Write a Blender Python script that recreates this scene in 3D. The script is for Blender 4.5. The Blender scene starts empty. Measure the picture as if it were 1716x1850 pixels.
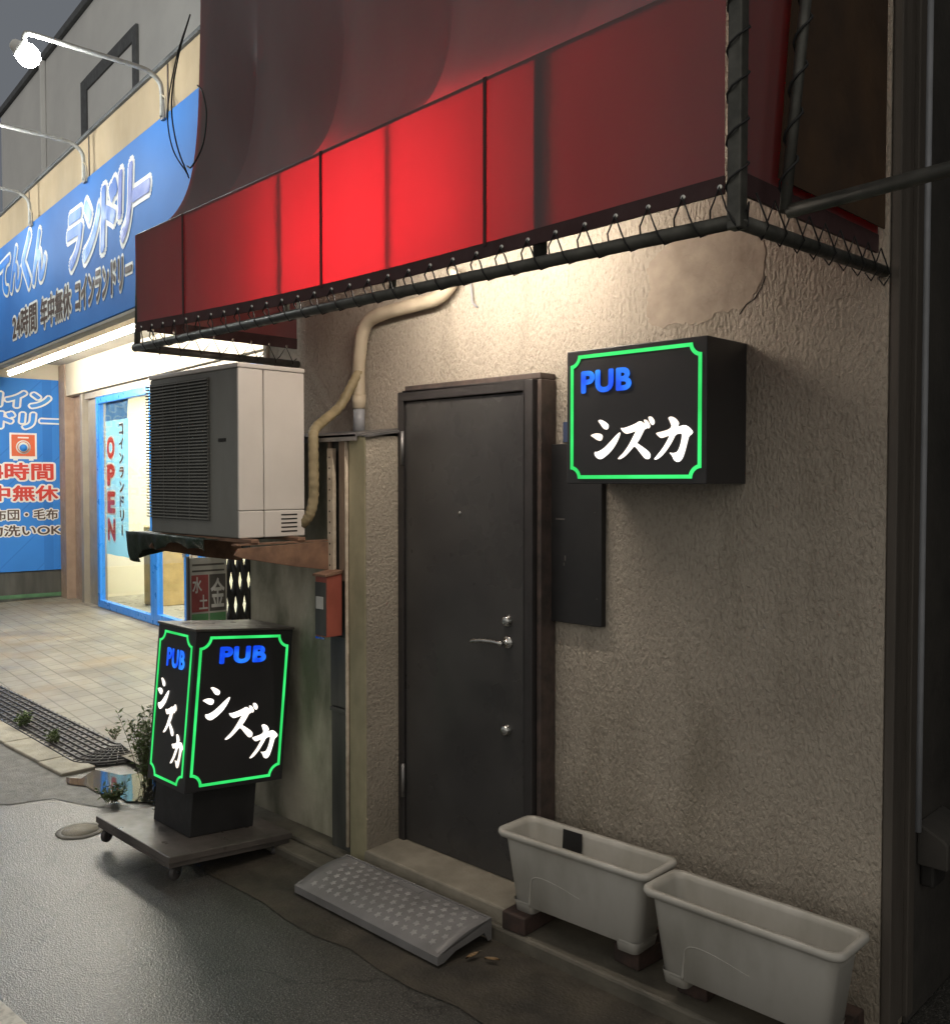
import bpy, bmesh, math, random
from mathutils import Vector, Matrix
random.seed(7)
S = bpy.context.scene
COL = S.collection
R = math.radians

# ------------------------------------------------------------------ camera, night sky, exposure
cam_d = bpy.data.cameras.new('camera')
cam_d.sensor_fit = 'HORIZONTAL'; cam_d.sensor_width = 36.0; cam_d.lens = 36.0 * 1720 / 1716
cam_d.clip_start = 0.05; cam_d.clip_end = 500
cam = bpy.data.objects.new('camera', cam_d); COL.objects.link(cam)
cam.location = (0, -2.94, 1.75)
cam.rotation_euler = (R(90 - 1.83), 0, R(44.37))          # standing by the kerb, looking along the pub front
S.camera = cam
SKY_GLOW = .41
W = bpy.data.worlds.new('World'); S.world = W; W.use_nodes = True
bg = W.node_tree.nodes['Background']
# town-lit overcast night sky: dim grey overhead, glowing low down over the lit shopping street behind the viewer
_n = W.node_tree.nodes; _l = W.node_tree.links
_t = _n.new('ShaderNodeTexCoord'); _d = _n.new('ShaderNodeVectorMath'); _d.operation = 'DOT_PRODUCT'
_dir = Vector((.58, -.78, .23)).normalized(); _d.inputs[1].default_value = _dir
_l.new(_t.outputs['Generated'], _d.inputs[0])
_r = _n.new('ShaderNodeValToRGB'); _e = _r.color_ramp.elements
_e[0].position = .38; _e[0].color = (.10, .108, .120, 1); _e[1].position = 1.0; _e[1].color = (SKY_GLOW, SKY_GLOW * .95, SKY_GLOW * .86, 1)
_m = _n.new('ShaderNodeMapRange'); _m.inputs[1].default_value = -1; _m.inputs[2].default_value = 1
_l.new(_d.outputs['Value'], _m.inputs[0]); _l.new(_m.outputs[0], _r.inputs[0]); _l.new(_r.outputs[0], bg.inputs[0])
bg.inputs[1].default_value = 1.0
S.view_settings.view_transform = 'Standard'; S.view_settings.look = 'None'
S.view_settings.exposure = 0.5; S.view_settings.gamma = 1.0
S.cycles.use_denoising = True
S.cycles.denoising_prefilter = 'ACCURATE'
S.cycles.sample_clamp_indirect = 4.0
S.cycles.max_bounces = 8
L_TUBE, L_AWN, L_ARM, L_ROOM = 145, 88, 155, 34          # radiance of the lamps in the place

# ------------------------------------------------------------------ materials
def nodes_of(name):
    m = bpy.data.materials.new(name); m.use_nodes = True
    nt = m.node_tree; return m, nt, nt.nodes, nt.links, nt.nodes['Principled BSDF']
def rgba(c): return (c[0], c[1], c[2], 1)
def noise(nd, lk, co, scale, detail=4, rough=.55, dist=0.0):
    n = nd.new('ShaderNodeTexNoise'); n.inputs['Scale'].default_value = scale
    n.inputs['Detail'].default_value = detail; n.inputs['Roughness'].default_value = rough
    n.inputs['Distortion'].default_value = dist
    lk.new(co, n.inputs['Vector']); return n.outputs['Fac']
def ramp(nd, lk, fac, stops):
    r = nd.new('ShaderNodeValToRGB'); e = r.color_ramp.elements
    while len(e) < len(stops): e.new(.5)
    for i, (p, c) in enumerate(stops): e[i].position = p; e[i].color = rgba(c)
    lk.new(fac, r.inputs[0]); return r.outputs[0]
def mixc(nd, lk, fac, a, b, mode='MIX'):
    n = nd.new('ShaderNodeMix'); n.data_type = 'RGBA'; n.blend_type = mode
    if isinstance(fac, float): n.inputs[0].default_value = fac
    else: lk.new(fac, n.inputs[0])
    for k, v in ((6, a), (7, b)):
        if isinstance(v, tuple): n.inputs[k].default_value = rgba(v)
        else: lk.new(v, n.inputs[k])
    return n.outputs[2]
def maprange(nd, lk, v, a, b, c, d):
    n = nd.new('ShaderNodeMapRange'); lk.new(v, n.inputs[0])
    for i, x in enumerate((a, b, c, d)): n.inputs[i + 1].default_value = x
    return n.outputs[0]
def coords(nd, lk, stretch=(1, 1, 1), rot=(0, 0, 0)):
    t = nd.new('ShaderNodeTexCoord'); mp = nd.new('ShaderNodeMapping')
    mp.inputs['Scale'].default_value = stretch; mp.inputs['Rotation'].default_value = rot
    lk.new(t.outputs['Object'], mp.inputs['Vector']); return mp.outputs[0]
def bump(nd, lk, b, h, strength, dist=.01, chain=None):
    n = nd.new('ShaderNodeBump'); n.inputs['Strength'].default_value = strength; n.inputs['Distance'].default_value = dist
    lk.new(h, n.inputs['Height'])
    if chain is not None: lk.new(chain, n.inputs['Normal'])
    lk.new(n.outputs[0], b.inputs['Normal']); return n.outputs[0]
def pm(name, c1, c2=None, rough=.6, metal=0., scale=6, detail=5, lo=.35, hi=.7, bstr=0., bscale=40, bdist=.004, rvar=.12, stretch=(1, 1, 1), spec=.5):
    m, nt, nd, lk, b = nodes_of(name)
    if c2 is None: c2 = tuple(x * .72 for x in c1)
    co = coords(nd, lk, stretch)
    f = noise(nd, lk, co, scale, detail)
    lk.new(ramp(nd, lk, f, [(lo, c2), (hi, c1)]), b.inputs['Base Color'])
    lk.new(maprange(nd, lk, noise(nd, lk, co, scale * 2.3, 3), .3, .7, max(.03, rough - rvar), min(1, rough + rvar)), b.inputs['Roughness'])
    b.inputs['Metallic'].default_value = metal
    b.inputs['Specular IOR Level'].default_value = spec
    if bstr: bump(nd, lk, b, noise(nd, lk, co, bscale, 4), bstr, bdist)
    return m
def emit(name, col, strength, base=(.8, .8, .8)):
    m, nt, nd, lk, b = nodes_of(name)
    b.inputs['Base Color'].default_value = rgba(base); b.inputs['Roughness'].default_value = .4
    b.inputs['Emission Color'].default_value = rgba(col); b.inputs['Emission Strength'].default_value = strength
    return m
def stucco(name, c1, c2, stain, zs=.42, strength=.9):
    m, nt, nd, lk, b = nodes_of(name)
    co = coords(nd, lk, (1, 1, zs)); co2 = coords(nd, lk); co3 = coords(nd, lk, (1, 1, .25))
    base = ramp(nd, lk, noise(nd, lk, co2, 2.2, 6, .6), [(.3, c2), (.7, c1)])
    st = ramp(nd, lk, noise(nd, lk, co3, 3.1, 6, .65), [(.52, (0, 0, 0)), (.74, (1, 1, 1))])
    base = mixc(nd, lk, st, base, stain)
    # dirt rising from the pavement
    sep = nd.new('ShaderNodeSeparateXYZ'); lk.new(co2, sep.inputs[0])
    ad = nd.new('ShaderNodeMath'); ad.operation = 'MULTIPLY_ADD'
    lk.new(noise(nd, lk, co2, 5, 5), ad.inputs[0]); ad.inputs[1].default_value = -.7; lk.new(sep.outputs[2], ad.inputs[2])
    dirt = maprange(nd, lk, ad.outputs[0], -.28, .25, .75, 0)
    base = mixc(nd, lk, dirt, base, tuple(x * .8 for x in stain))
    h = noise(nd, lk, co, 84, 3, .55, .5)
    h2 = noise(nd, lk, co, 100, 3, .6, .4)
    pit = ramp(nd, lk, h, [(.30, (.78, .77, .76)), (.52, (1, 1, 1))])
    base = mixc(nd, lk, 1.0, base, pit, 'MULTIPLY')
    lk.new(base, b.inputs['Base Color']); b.inputs['Roughness'].default_value = .85
    c = bump(nd, lk, b, h, strength, .017); bump(nd, lk, b, h2, .45, .006, c)
    return m
def fabric(name, outer, inner, mix, fold=.0):
    m, nt, nd, lk, b = nodes_of(name)
    nd.remove(b); out = nd['Material Output']
    d = nd.new('ShaderNodeBsdfDiffuse'); t = nd.new('ShaderNodeBsdfTranslucent'); g = nd.new('ShaderNodeBsdfGlossy'); mx = nd.new('ShaderNodeMixShader'); m2 = nd.new('ShaderNodeMixShader')
    co = coords(nd, lk, (1, 1, .3))
    lk.new(ramp(nd, lk, noise(nd, lk, co, 3, 6), [(.3, tuple(x * .8 for x in outer)), (.7, outer)]), d.inputs[0])
    lk.new(ramp(nd, lk, noise(nd, lk, co, 2.2, 6), [(.3, tuple(x * .88 for x in inner)), (.7, inner)]), t.inputs[0])
    g.inputs['Roughness'].default_value = .5; g.inputs[0].default_value = (.8, .8, .8, 1)
    mx.inputs[0].default_value = mix; lk.new(d.outputs[0], mx.inputs[1]); lk.new(t.outputs[0], mx.inputs[2])
    m2.inputs[0].default_value = .03; lk.new(mx.outputs[0], m2.inputs[1]); lk.new(g.outputs[0], m2.inputs[2])
    bn = nd.new('ShaderNodeBump'); bn.inputs['Strength'].default_value = .12; bn.inputs['Distance'].default_value = .01
    lk.new(noise(nd, lk, coords(nd, lk, (1, 1, .5)), 9, 3), bn.inputs['Height']); lk.new(bn.outputs[0], d.inputs['Normal'])
    lk.new(m2.outputs[0], out.inputs[0]); return m
def glass(name):
    m, nt, nd, lk, b = nodes_of(name); nd.remove(b); out = nd['Material Output']
    t = nd.new('ShaderNodeBsdfTransparent'); g = nd.new('ShaderNodeBsdfGlossy'); mx = nd.new('ShaderNodeMixShader'); fr = nd.new('ShaderNodeLayerWeight')
    t.inputs[0].default_value = (.92, .95, .94, 1); g.inputs['Roughness'].default_value = .02
    pw = nd.new('ShaderNodeMath'); pw.operation = 'POWER'; pw.inputs[1].default_value = 5; lk.new(fr.outputs['Facing'], pw.inputs[0])
    ma = nd.new('ShaderNodeMath'); ma.operation = 'MULTIPLY_ADD'; lk.new(pw.outputs[0], ma.inputs[0]); ma.inputs[1].default_value = .4; ma.inputs[2].default_value = .03
    lk.new(ma.outputs[0], mx.inputs[0]); lk.new(t.outputs[0], mx.inputs[1]); lk.new(g.outputs[0], mx.inputs[2])
    lk.new(mx.outputs[0], out.inputs[0]); return m
def asphalt(name):
    m, nt, nd, lk, b = nodes_of(name)
    co = coords(nd, lk)
    big = noise(nd, lk, co, .9, 5, .6); mid = noise(nd, lk, co, 6, 4); agg = noise(nd, lk, co, 170, 3, .6)
    vor = nd.new('ShaderNodeTexVoronoi'); vor.inputs['Scale'].default_value = 160; lk.new(co, vor.inputs['Vector'])
    base = ramp(nd, lk, big, [(.3, (.040, .0385, .034)), (.7, (.080, .077, .068))])
    base = mixc(nd, lk, ramp(nd, lk, mid, [(.4, (0, 0, 0)), (.75, (1, 1, 1))]), base, (.055, .052, .046))
    speck = ramp(nd, lk, agg, [(.56, (0, 0, 0)), (.62, (1, 1, 1))])
    base = mixc(nd, lk, speck, base, (.23, .22, .20))
    base = mixc(nd, lk, ramp(nd, lk, vor.outputs['Color'], [(.45, (0, 0, 0)), (.9, (1, 1, 1))]), base, (.025, .024, .021))
    cr = nd.new('ShaderNodeTexVoronoi'); cr.feature = 'DISTANCE_TO_EDGE'; cr.inputs['Scale'].default_value = .55
    wob = nd.new('ShaderNodeVectorMath'); wob.operation = 'ADD'
    nn = nd.new('ShaderNodeTexNoise'); nn.inputs['Scale'].default_value = 2.5; nn.inputs['Detail'].default_value = 6; lk.new(co, nn.inputs['Vector'])
    lk.new(co, wob.inputs[0]); lk.new(nn.outputs['Color'], wob.inputs[1]); lk.new(wob.outputs[0], cr.inputs['Vector'])
    crack = ramp(nd, lk, cr.outputs['Distance'], [(.0, (.25, .25, .25)), (.008, (1, 1, 1))])
    base = mixc(nd, lk, 1.0, base, crack, 'MULTIPLY')
    lk.new(base, b.inputs['Base Color'])
    wet = noise(nd, lk, co, 1.3, 4, .55)
    lk.new(maprange(nd, lk, wet, .35, .68, .29, .39), b.inputs['Roughness'])
    b.inputs['Specular IOR Level'].default_value = 1.0
    c = bump(nd, lk, b, vor.outputs['Distance'], .42, .0032)
    c = bump(nd, lk, b, agg, .4, .002, c)
    return m
def tiles(name):
    m, nt, nd, lk, b = nodes_of(name)
    co = coords(nd, lk, (1, 1, 1), (0, 0, R(7)))
    bk = nd.new('ShaderNodeTexBrick'); bk.offset = 0; bk.squash = 1
    bk.inputs['Scale'].default_value = 1; bk.inputs['Brick Width'].default_value = .2; bk.inputs['Row Height'].default_value = .15
    bk.inputs['Mortar Size'].default_value = .007; bk.inputs['Mortar Smooth'].default_value = .3; bk.inputs['Bias'].default_value = -.2
    bk.inputs['Color1'].default_value = (.255, .236, .195, 1); bk.inputs['Color2'].default_value = (.225, .209, .173, 1); bk.inputs['Mortar'].default_value = (.095, .083, .066, 1)
    lk.new(co, bk.inputs['Vector'])
    st = ramp(nd, lk, noise(nd, lk, co, 1.1, 6, .65), [(.52, (0, 0, 0)), (.72, (1, 1, 1))])
    base = mixc(nd, lk, st, bk.outputs['Color'], (.23, .175, .11))
    d = ramp(nd, lk, noise(nd, lk, co, 2.6, 6, .6), [(.3, (.66, .66, .66)), (.6, (1, 1, 1))])
    base = mixc(nd, lk, 1.0, base, d, 'MULTIPLY')
    lk.new(base, b.inputs['Base Color'])
    lk.new(maprange(nd, lk, noise(nd, lk, co, 2, 4), .3, .7, .3, .6), b.inputs['Roughness'])
    bump(nd, lk, b, bk.outputs['Fac'], -.4, .006)
    return m
def vinyl(name, c1, c2, stripe):
    # printed banner sheet: blue with slanting bands
    m, nt, nd, lk, b = nodes_of(name)
    co = coords(nd, lk)
    f = noise(nd, lk, co, .9, 3); base = ramp(nd, lk, f, [(.35, c2), (.65, c1)])
    if stripe:
        ch = nd.new('ShaderNodeTexBrick'); ch.inputs['Scale'].default_value = 1; ch.inputs['Brick Width'].default_value = .36; ch.inputs['Row Height'].default_value = .12
        ch.inputs['Mortar Size'].default_value = .008
        ch.inputs['Color1'].default_value = (1, 1, 1, 1); ch.inputs['Color2'].default_value = (.86, .9, .94, 1); ch.inputs['Mortar'].default_value = (.75, .8, .86, 1)
        lk.new(coords(nd, lk, (1, 1, 1), (R(45), 0, R(90)) if stripe == 2 else (R(90), R(45), 0)), ch.inputs['Vector'])
        base = mixc(nd, lk, 1.0, base, ch.outputs['Color'], 'MULTIPLY')
    lk.new(base, b.inputs['Base Color']); b.inputs['Roughness'].default_value = .6; b.inputs['Specular IOR Level'].default_value = .2
    bump(nd, lk, b, noise(nd, lk, co, 5, 3), .1, .02)
    return m

M = {}
M['stucco'] = stucco('stucco', (.49, .435, .36), (.39, .345, .285), (.285, .25, .195), .5)
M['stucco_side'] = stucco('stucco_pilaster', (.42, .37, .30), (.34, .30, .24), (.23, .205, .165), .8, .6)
M['plaster'] = pm('smooth_plaster_patch', (.47, .40, .32), (.33, .275, .22), .85, scale=9, detail=8, bstr=.8, bscale=22, bdist=.010)
M['stained'] = pm('stained_render', (.46, .43, .34), (.15, .155, .105), .8, scale=4.2, detail=10, lo=.38, hi=.62, bstr=.9, bscale=42, bdist=.006, stretch=(1, 1, .4))
M['algae'] = pm('algae_render', (.46, .40, .26), (.26, .24, .15), .8, scale=5, detail=8, bstr=.5, bscale=60, stretch=(1, 1, .5))
M['brownboard'] = pm('weathered_brown_board', (.36, .265, .19), (.21, .155, .115), .7, scale=7, bstr=.3, bscale=40, stretch=(3, 3, .3))
M['plank'] = pm('dark_plank', (.085, .085, .076), (.045, .046, .042), .6, scale=5, stretch=(2, 2, .3), bstr=.2)
M['paintdark'] = pm('dark_door_paint', (.062, .060, .058), (.036, .034, .034), .32, scale=2.2, rvar=.12, bstr=.05, bscale=90)
M['framedark'] = pm('dark_frame_paint', (.040, .036, .036), (.028, .026, .026), .45, scale=9, bstr=.1)
M['trim'] = pm('rusty_trim', (.10, .070, .060), (.05, .04, .036), .6, scale=18, bstr=.2)
M['black'] = pm('matt_black_panel', (.020, .020, .021), (.015, .015, .016), .5, scale=6)
M['signblack'] = pm('black_sign_acrylic', (.036, .035, .038), (.028, .028, .030), .35, scale=4, rvar=.06)
M['steel'] = pm('brushed_steel', (.62, .62, .60), (.5, .5, .48), .22, 1., scale=20)
M['steelm'] = pm('dull_steel_cladding', (.40, .37, .32), (.34, .31, .27), .5, .6, scale=3)
M['galv'] = pm('galvanised_flashing', (.30, .29, .29), (.2, .2, .2), .45, .7, scale=14)
M['pvc'] = pm('grey_pvc', (.33, .34, .37), (.27, .28, .30), .45, scale=10)
M['ivory'] = pm('ivory_duct', (.58, .50, .38), (.44, .37, .27), .55, scale=7, bstr=.1)
M['tape'] = pm('duct_tape_wrap', (.36, .29, .17), (.22, .18, .10), .6, scale=16, bstr=.5, bscale=26)
M['acwhite'] = pm('ac_ivory_paint', (.74, .70, .66), (.66, .62, .58), .42, scale=3, rvar=.06)
M['acshade'] = pm('ac_shaded_front_tone', (.24, .24, .22), (.17, .17, .155), .5, scale=3, stretch=(1, 1, .4))  # casing front coloured darker to stand for its shaded street side
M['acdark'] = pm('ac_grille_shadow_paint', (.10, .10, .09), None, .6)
M['slot'] = pm('dark_slot', (.03, .028, .026), None, .7)
M['rust'] = pm('rusty_steel', (.28, .16, .10), (.16, .09, .06), .7, scale=14, bstr=.3, bscale=60)
M['cream'] = pm('cream_angle_paint', (.66, .58, .46), (.44, .36, .27), .6, scale=22)
M['red'] = pm('faded_red_paint', (.42, .11, .075), (.28, .075, .052), .5, scale=9, stretch=(1, 1, .5))
M['pole'] = pm('galvanised_pole', (.115, .112, .098), (.06, .06, .052), .5, .35, scale=16)
M['cord'] = pm('black_cord', (.02, .02, .02), None, .7)
M['eyelet'] = pm('brass_eyelet', (.8, .78, .72), None, .25, .8)
M['fabric'] = fabric('awning_canvas', (.22, .165, .17), (.60, .0075, .016), .42)
M['canopy'] = fabric('awning_canopy_canvas', (.20, .180, .190), (.95, .014, .026), .18)
M['flap'] = pm('brown_end_flap', (.085, .045, .02), (.045, .026, .015), .8, scale=4)
M['hem'] = pm('awning_hem', (.070, .032, .033), None, .8)
M['asphalt'] = asphalt('wet_asphalt')
M['oldpatch'] = pm('pale_old_asphalt', (.155, .15, .14), (.085, .083, .077), .6, scale=9, detail=8, bstr=.6, bscale=120, bdist=.005)
M['gutterc'] = pm('wet_brown_concrete', (.085, .073, .056), (.040, .036, .030), .5, scale=6, detail=9, bstr=.6, bscale=90, bdist=.006, rvar=.15)
M['conc'] = pm('worn_concrete', (.33, .295, .235), (.21, .19, .15), .7, scale=7, detail=9, bstr=.5, bscale=80)
M['conc2'] = pm('damp_concrete', (.16, .145, .115), (.085, .078, .062), .6, scale=6, detail=9, bstr=.5, bscale=70)
M['kerb'] = pm('kerb_concrete', (.42, .38, .31), (.27, .25, .2), .7, scale=8, detail=8, bstr=.5, bscale=80)
M['tiles'] = tiles('forecourt_tiles')
M['white'] = pm('road_paint', (.62, .6, .54), (.36, .34, .3), .6, scale=18, detail=7, lo=.42, hi=.55)
M['plastic'] = pm('grey_plastic', (.52, .505, .465), (.33, .315, .27), .42, scale=5, detail=8, lo=.25, hi=.6, bstr=.06, rvar=.12, stretch=(1, 1, .5))
M['brick'] = pm('dark_brick', (.075, .043, .034), (.035, .025, .021), .8, scale=18, bstr=.5, bscale=70)
M['mat'] = pm('grey_ramp_plastic', (.235, .23, .232), (.165, .16, .158), .4, scale=5, detail=7, bstr=.25, bscale=140, bdist=.002)
M['stud'] = pm('worn_ramp_stud', (.40, .39, .385), (.26, .255, .25), .4, scale=9)
M['cartmetal'] = pm('painted_cart_top', (.125, .108, .098), (.06, .054, .049), .38, scale=5, detail=7, bstr=.1)
M['rubber'] = pm('black_rubber', (.075, .068, .066), (.042, .04, .04), .42, scale=9, detail=7, bstr=.2, bscale=60)
M['sheet'] = pm('dark_green_tarpaulin', (.030, .060, .038), (.016, .019, .015), .36, scale=4, bstr=.3, bscale=18, bdist=.02)
M['lbeige'] = pm('beige_render', (.50, .385, .25), (.41, .315, .20), .8, scale=2.5, detail=7, bstr=.3, bscale=45, stretch=(1, 1, .5))
M['ltile'] = pm('brown_pillar_tile', (.36, .265, .20), (.27, .195, .15), .5, scale=6, bstr=.2)
M['lcream'] = pm('cream_panel', (.54, .49, .385), (.48, .435, .345), .55, scale=2)
M['soffit'] = pm('soffit_board', (.34, .315, .27), (.28, .26, .225), .7, scale=2)
M['blue'] = pm('blue_frame_paint', (.035, .25, .78), (.03, .21, .68), .35, scale=4)
M['banner'] = vinyl('fascia_vinyl', (.045, .20, .58), (.032, .15, .47), 0)
M['poster'] = vinyl('poster_vinyl', (.05, .24, .70), (.04, .20, .60), 2)
M['flag'] = fabric('flag_cloth', (.22, .52, .78), (.30, .60, .85), .5)
M['flagtop'] = pm('flag_top_cloth', (.05, .14, .30), None, .7)
M['pwhite'] = pm('print_white', (.80, .80, .78), (.76, .76, .74), .5)
M['armgrey'] = pm('white_pipe_paint', (.46, .46, .44), (.32, .31, .29), .45, scale=20)
M['pblue'] = pm('print_blue', (.03, .20, .72), (.03, .26, .76), .45)
M['pcyan'] = pm('print_pale_blue', (.06, .34, .74), (.035, .20, .66), .45, scale=3)
M['pmid'] = pm('print_mid_blue', (.03, .18, .62), (.025, .14, .56), .5, scale=3)
M['pviolet'] = pm('print_violet_blue', (.06, .10, .46), (.04, .11, .52), .45)
M['pbrown'] = pm('print_brown', (.10, .055, .04), None, .5)
M['pred'] = pm('print_red', (.62, .05, .035), (.56, .045, .03), .5)
M['porange'] = pm('print_orange', (.66, .13, .05), (.6, .11, .04), .5)
M['glass'] = glass('window_glass')
M['room'] = pm('room_wall_paint', (.80, .75, .60), (.76, .70, .56), .7, scale=1.5)
M['roomfloor'] = pm('room_floor_vinyl', (.34, .33, .29), (.3, .29, .26), .35, scale=3)
M['tan'] = pm('tan_cabinet', (.52, .36, .15), None, .5)
M['bin'] = pm('white_bin_plastic', (.66, .64, .58), None, .45)
M['greywall'] = pm('grey_upper_wall', (.86, .86, .84), (.76, .76, .75), .8, scale=1.2, detail=6)
M['greydark'] = pm('grey_window_surround', (.13, .135, .14), None, .6)
M['dark_side'] = pm('dark_side_boards', (.11, .095, .08), (.07, .06, .05), .7, scale=5, detail=7, bstr=.3, bscale=40, stretch=(2, 2, .3))
M['side_wall'] = pm('grimy_side_wall', (.075, .068, .06), (.045, .042, .038), .8, scale=4, detail=7, bstr=.4, bscale=50)
M['green'] = pm('dull_green_paint', (.08, .20, .10), None, .6)
M['boardgrey'] = pm('grey_sign_board', (.62, .62, .58), (.50, .50, .47), .55, scale=8)
M['boardred'] = pm('dull_red_print', (.46, .11, .11), None, .55)
M['boardgreen'] = pm('dull_green_print', (.16, .42, .19), None, .55)
M['boarddark'] = pm('dark_print', (.14, .13, .12), None, .55)
M['leaf'] = pm('weed_leaf', (.13, .18, .06), (.06, .095, .03), .55, scale=30, detail=2)
M['stem'] = pm('weed_stem', (.11, .12, .055), (.07, .06, .03), .6)
M['deadleaf'] = pm('dead_leaf', (.28, .17, .06), (.16, .10, .05), .6)
M['e_green'] = emit('lit_green_border', (.045, 1.0, .20), .62, (.02, .3, .08))
M['e_blue'] = emit('lit_blue_letters', (.012, .17, 1.0), .80, (.02, .05, .3))
M['e_white'] = emit('lit_white_letters', (1, .93, .84), 1.5)
def lit_acrylic(name, c1, c2, strength, scale, s2):
    # backlit translucent plastic, unevenly lit by the tube behind it
    m, nt, nd, lk, b = nodes_of(name)
    f = noise(nd, lk, coords(nd, lk), scale, 2)
    lk.new(ramp(nd, lk, f, [(.38, c2), (.62, c1)]), b.inputs['Emission Color'])
    lk.new(maprange(nd, lk, f, .35, .65, s2, strength), b.inputs['Emission Strength'])
    b.inputs['Base Color'].default_value = rgba(tuple(x * .3 for x in c1)); b.inputs['Roughness'].default_value = .4; return m
M['e_green'] = lit_acrylic('lit_green_border', (.05, 1, .22), (.035, .9, .17), .66, 5, .5)
M['e_blue'] = lit_acrylic('lit_blue_letters', (.03, .27, 1), (.005, .07, 1), .85, 9, .55)
M['e_white'] = lit_acrylic('lit_white_letters', (1, .95, .88), (1, .86, .72), 1.6, 8, .95)
M['e_tube'] = emit('fluorescent_tube', (1, .93, .79), L_TUBE)
M['e_awn'] = emit('awning_tube', (1, .885, .745), L_AWN)
M['e_arm'] = emit('spot_lens', (.96, 1, .95), L_ARM)
M['e_room'] = emit('room_ceiling_lamp', (1, .95, .80), L_ROOM)
def water():
    m, nt, nd, lk, b = nodes_of('puddle_water')
    b.inputs['Base Color'].default_value = (.02, .019, .017, 1); b.inputs['Roughness'].default_value = .03; b.inputs['IOR'].default_value = 1.45
    b.inputs['Specular IOR Level'].default_value = .8
    bump(nd, lk, b, noise(nd, lk, coords(nd, lk), 7, 2), .03, .01); return m
M['water'] = water()

# ------------------------------------------------------------------ mesh helpers
class MB:
    def __init__(s): s.v = []; s.f = []; s.sm = []
    def add(s, vs, fs, smooth=False):
        n = len(s.v); s.v += [tuple(p) for p in vs]
        for f in fs: s.f.append(tuple(n + i for i in f)); s.sm.append(smooth)
        return s
    def box(s, x0, x1, y0, y1, z0, z1, T=None):
        p = [Vector((x, y, z)) for z in (z0, z1) for y in (y0, y1) for x in (x0, x1)]
        if T: p = [T(*q) for q in p]
        return s.add(p, [(0, 2, 3, 1), (4, 5, 7, 6), (0, 1, 5, 4), (2, 6, 7, 3), (0, 4, 6, 2), (1, 3, 7, 5)])
    def cyl(s, p0, p1, r, n=12, r1=None, caps=True):
        p0 = Vector(p0); p1 = Vector(p1); d = (p1 - p0).normalized(); r1 = r if r1 is None else r1
        e = Vector((0, 0, 1)) if abs(d.z) < .9 else Vector((1, 0, 0)); a = d.cross(e).normalized(); b = d.cross(a)
        vs = []
        for q, rr in ((p0, r), (p1, r1)):
            for i in range(n):
                t = 2 * math.pi * i / n; vs.append(q + a * math.cos(t) * rr + b * math.sin(t) * rr)
        s.add(vs, [(i, (i + 1) % n, n + (i + 1) % n, n + i) for i in range(n)], True)
        if caps: s.add(vs, [tuple(range(n))[::-1], tuple(range(n, 2 * n))])
        return s
    def tube(s, pts, r, n=8, rf=None):
        pts = [Vector(p) for p in pts]; vs = []; prev = None
        for i, p in enumerate(pts):
            d = (pts[min(i + 1, len(pts) - 1)] - pts[max(i - 1, 0)]).normalized()
            if prev is None:
                e = Vector((0, 0, 1)) if abs(d.z) < .9 else Vector((1, 0, 0)); a = d.cross(e).normalized()
            else: a = (prev - d * prev.dot(d)).normalized()
            prev = a; b = d.cross(a); rr = rf(i) if rf else r
            for k in range(n):
                t = 2 * math.pi * k / n; vs.append(p + a * math.cos(t) * rr + b * math.sin(t) * rr)
        fs = [(i * n + k, i * n + (k + 1) % n, (i + 1) * n + (k + 1) % n, (i + 1) * n + k) for i in range(len(pts) - 1) for k in range(n)]
        s.add(vs, fs, True)
        s.add([vs[k] for k in range(n)], [tuple(range(n))[::-1]]); s.add(vs[-n:], [tuple(range(n))])
        return s
    def prism(s, poly, T, d0, d1):
        # poly in 2D, T(u, w, d) -> world; solid from depth d0 to d1
        n = len(poly); vs = [T(u, w, d0) for u, w in poly] + [T(u, w, d1) for u, w in poly]
        return s.add(vs, [tuple(range(n))[::-1], tuple(range(n, 2 * n))] + [(i, (i + 1) % n, n + (i + 1) % n, n + i) for i in range(n)])
    def grid(s, rows, smooth=True):
        n = len(rows[0]); vs = [p for r in rows for p in r]
        return s.add(vs, [(i * n + j, i * n + j + 1, (i + 1) * n + j + 1, (i + 1) * n + j) for i in range(len(rows) - 1) for j in range(n - 1)], smooth)
    def build(s, name, mat, parent=None, bevel=0, seg=2):
        me = bpy.data.meshes.new(name); me.from_pydata(s.v, [], s.f)
        bm = bmesh.new(); bm.from_mesh(me)
        bm.faces.ensure_lookup_table()
        for i, f in enumerate(bm.faces): f.smooth = s.sm[i]
        big = [f for f in bm.faces if len(f.verts) > 4]
        if big: bmesh.ops.triangulate(bm, faces=big)
        bmesh.ops.remove_doubles(bm, verts=bm.verts, dist=1e-6)
        bmesh.ops.recalc_face_normals(bm, faces=bm.faces)
        bm.to_mesh(me); bm.free()
        o = bpy.data.objects.new(name, me); COL.objects.link(o)
        if mat: me.materials.append(M[mat] if isinstance(mat, str) else mat)
        attach(o, parent)
        if bevel:
            b = o.modifiers.new('bevel', 'BEVEL'); b.width = bevel; b.segments = seg; b.limit_method = 'ANGLE'; b.angle_limit = R(40)
            o.data.shade_smooth() if False else None
        return o
def base_of(p):
    v = Vector((0, 0, 0))
    while p is not None: v += p.location; p = p.parent
    return v
LOCAL = [False]          # True while a prototype is modelled in its own coordinates
def attach(o, parent):
    if parent is None: return
    o.parent = parent
    if not LOCAL[0]: o.data.transform(Matrix.Translation(-base_of(parent)))
def tag(o, label=None, cat=None, group=None, kind=None):
    if label: o['label'] = label
    if cat: o['category'] = cat
    if group: o['group'] = group
    if kind: o['kind'] = kind
    return o
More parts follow.
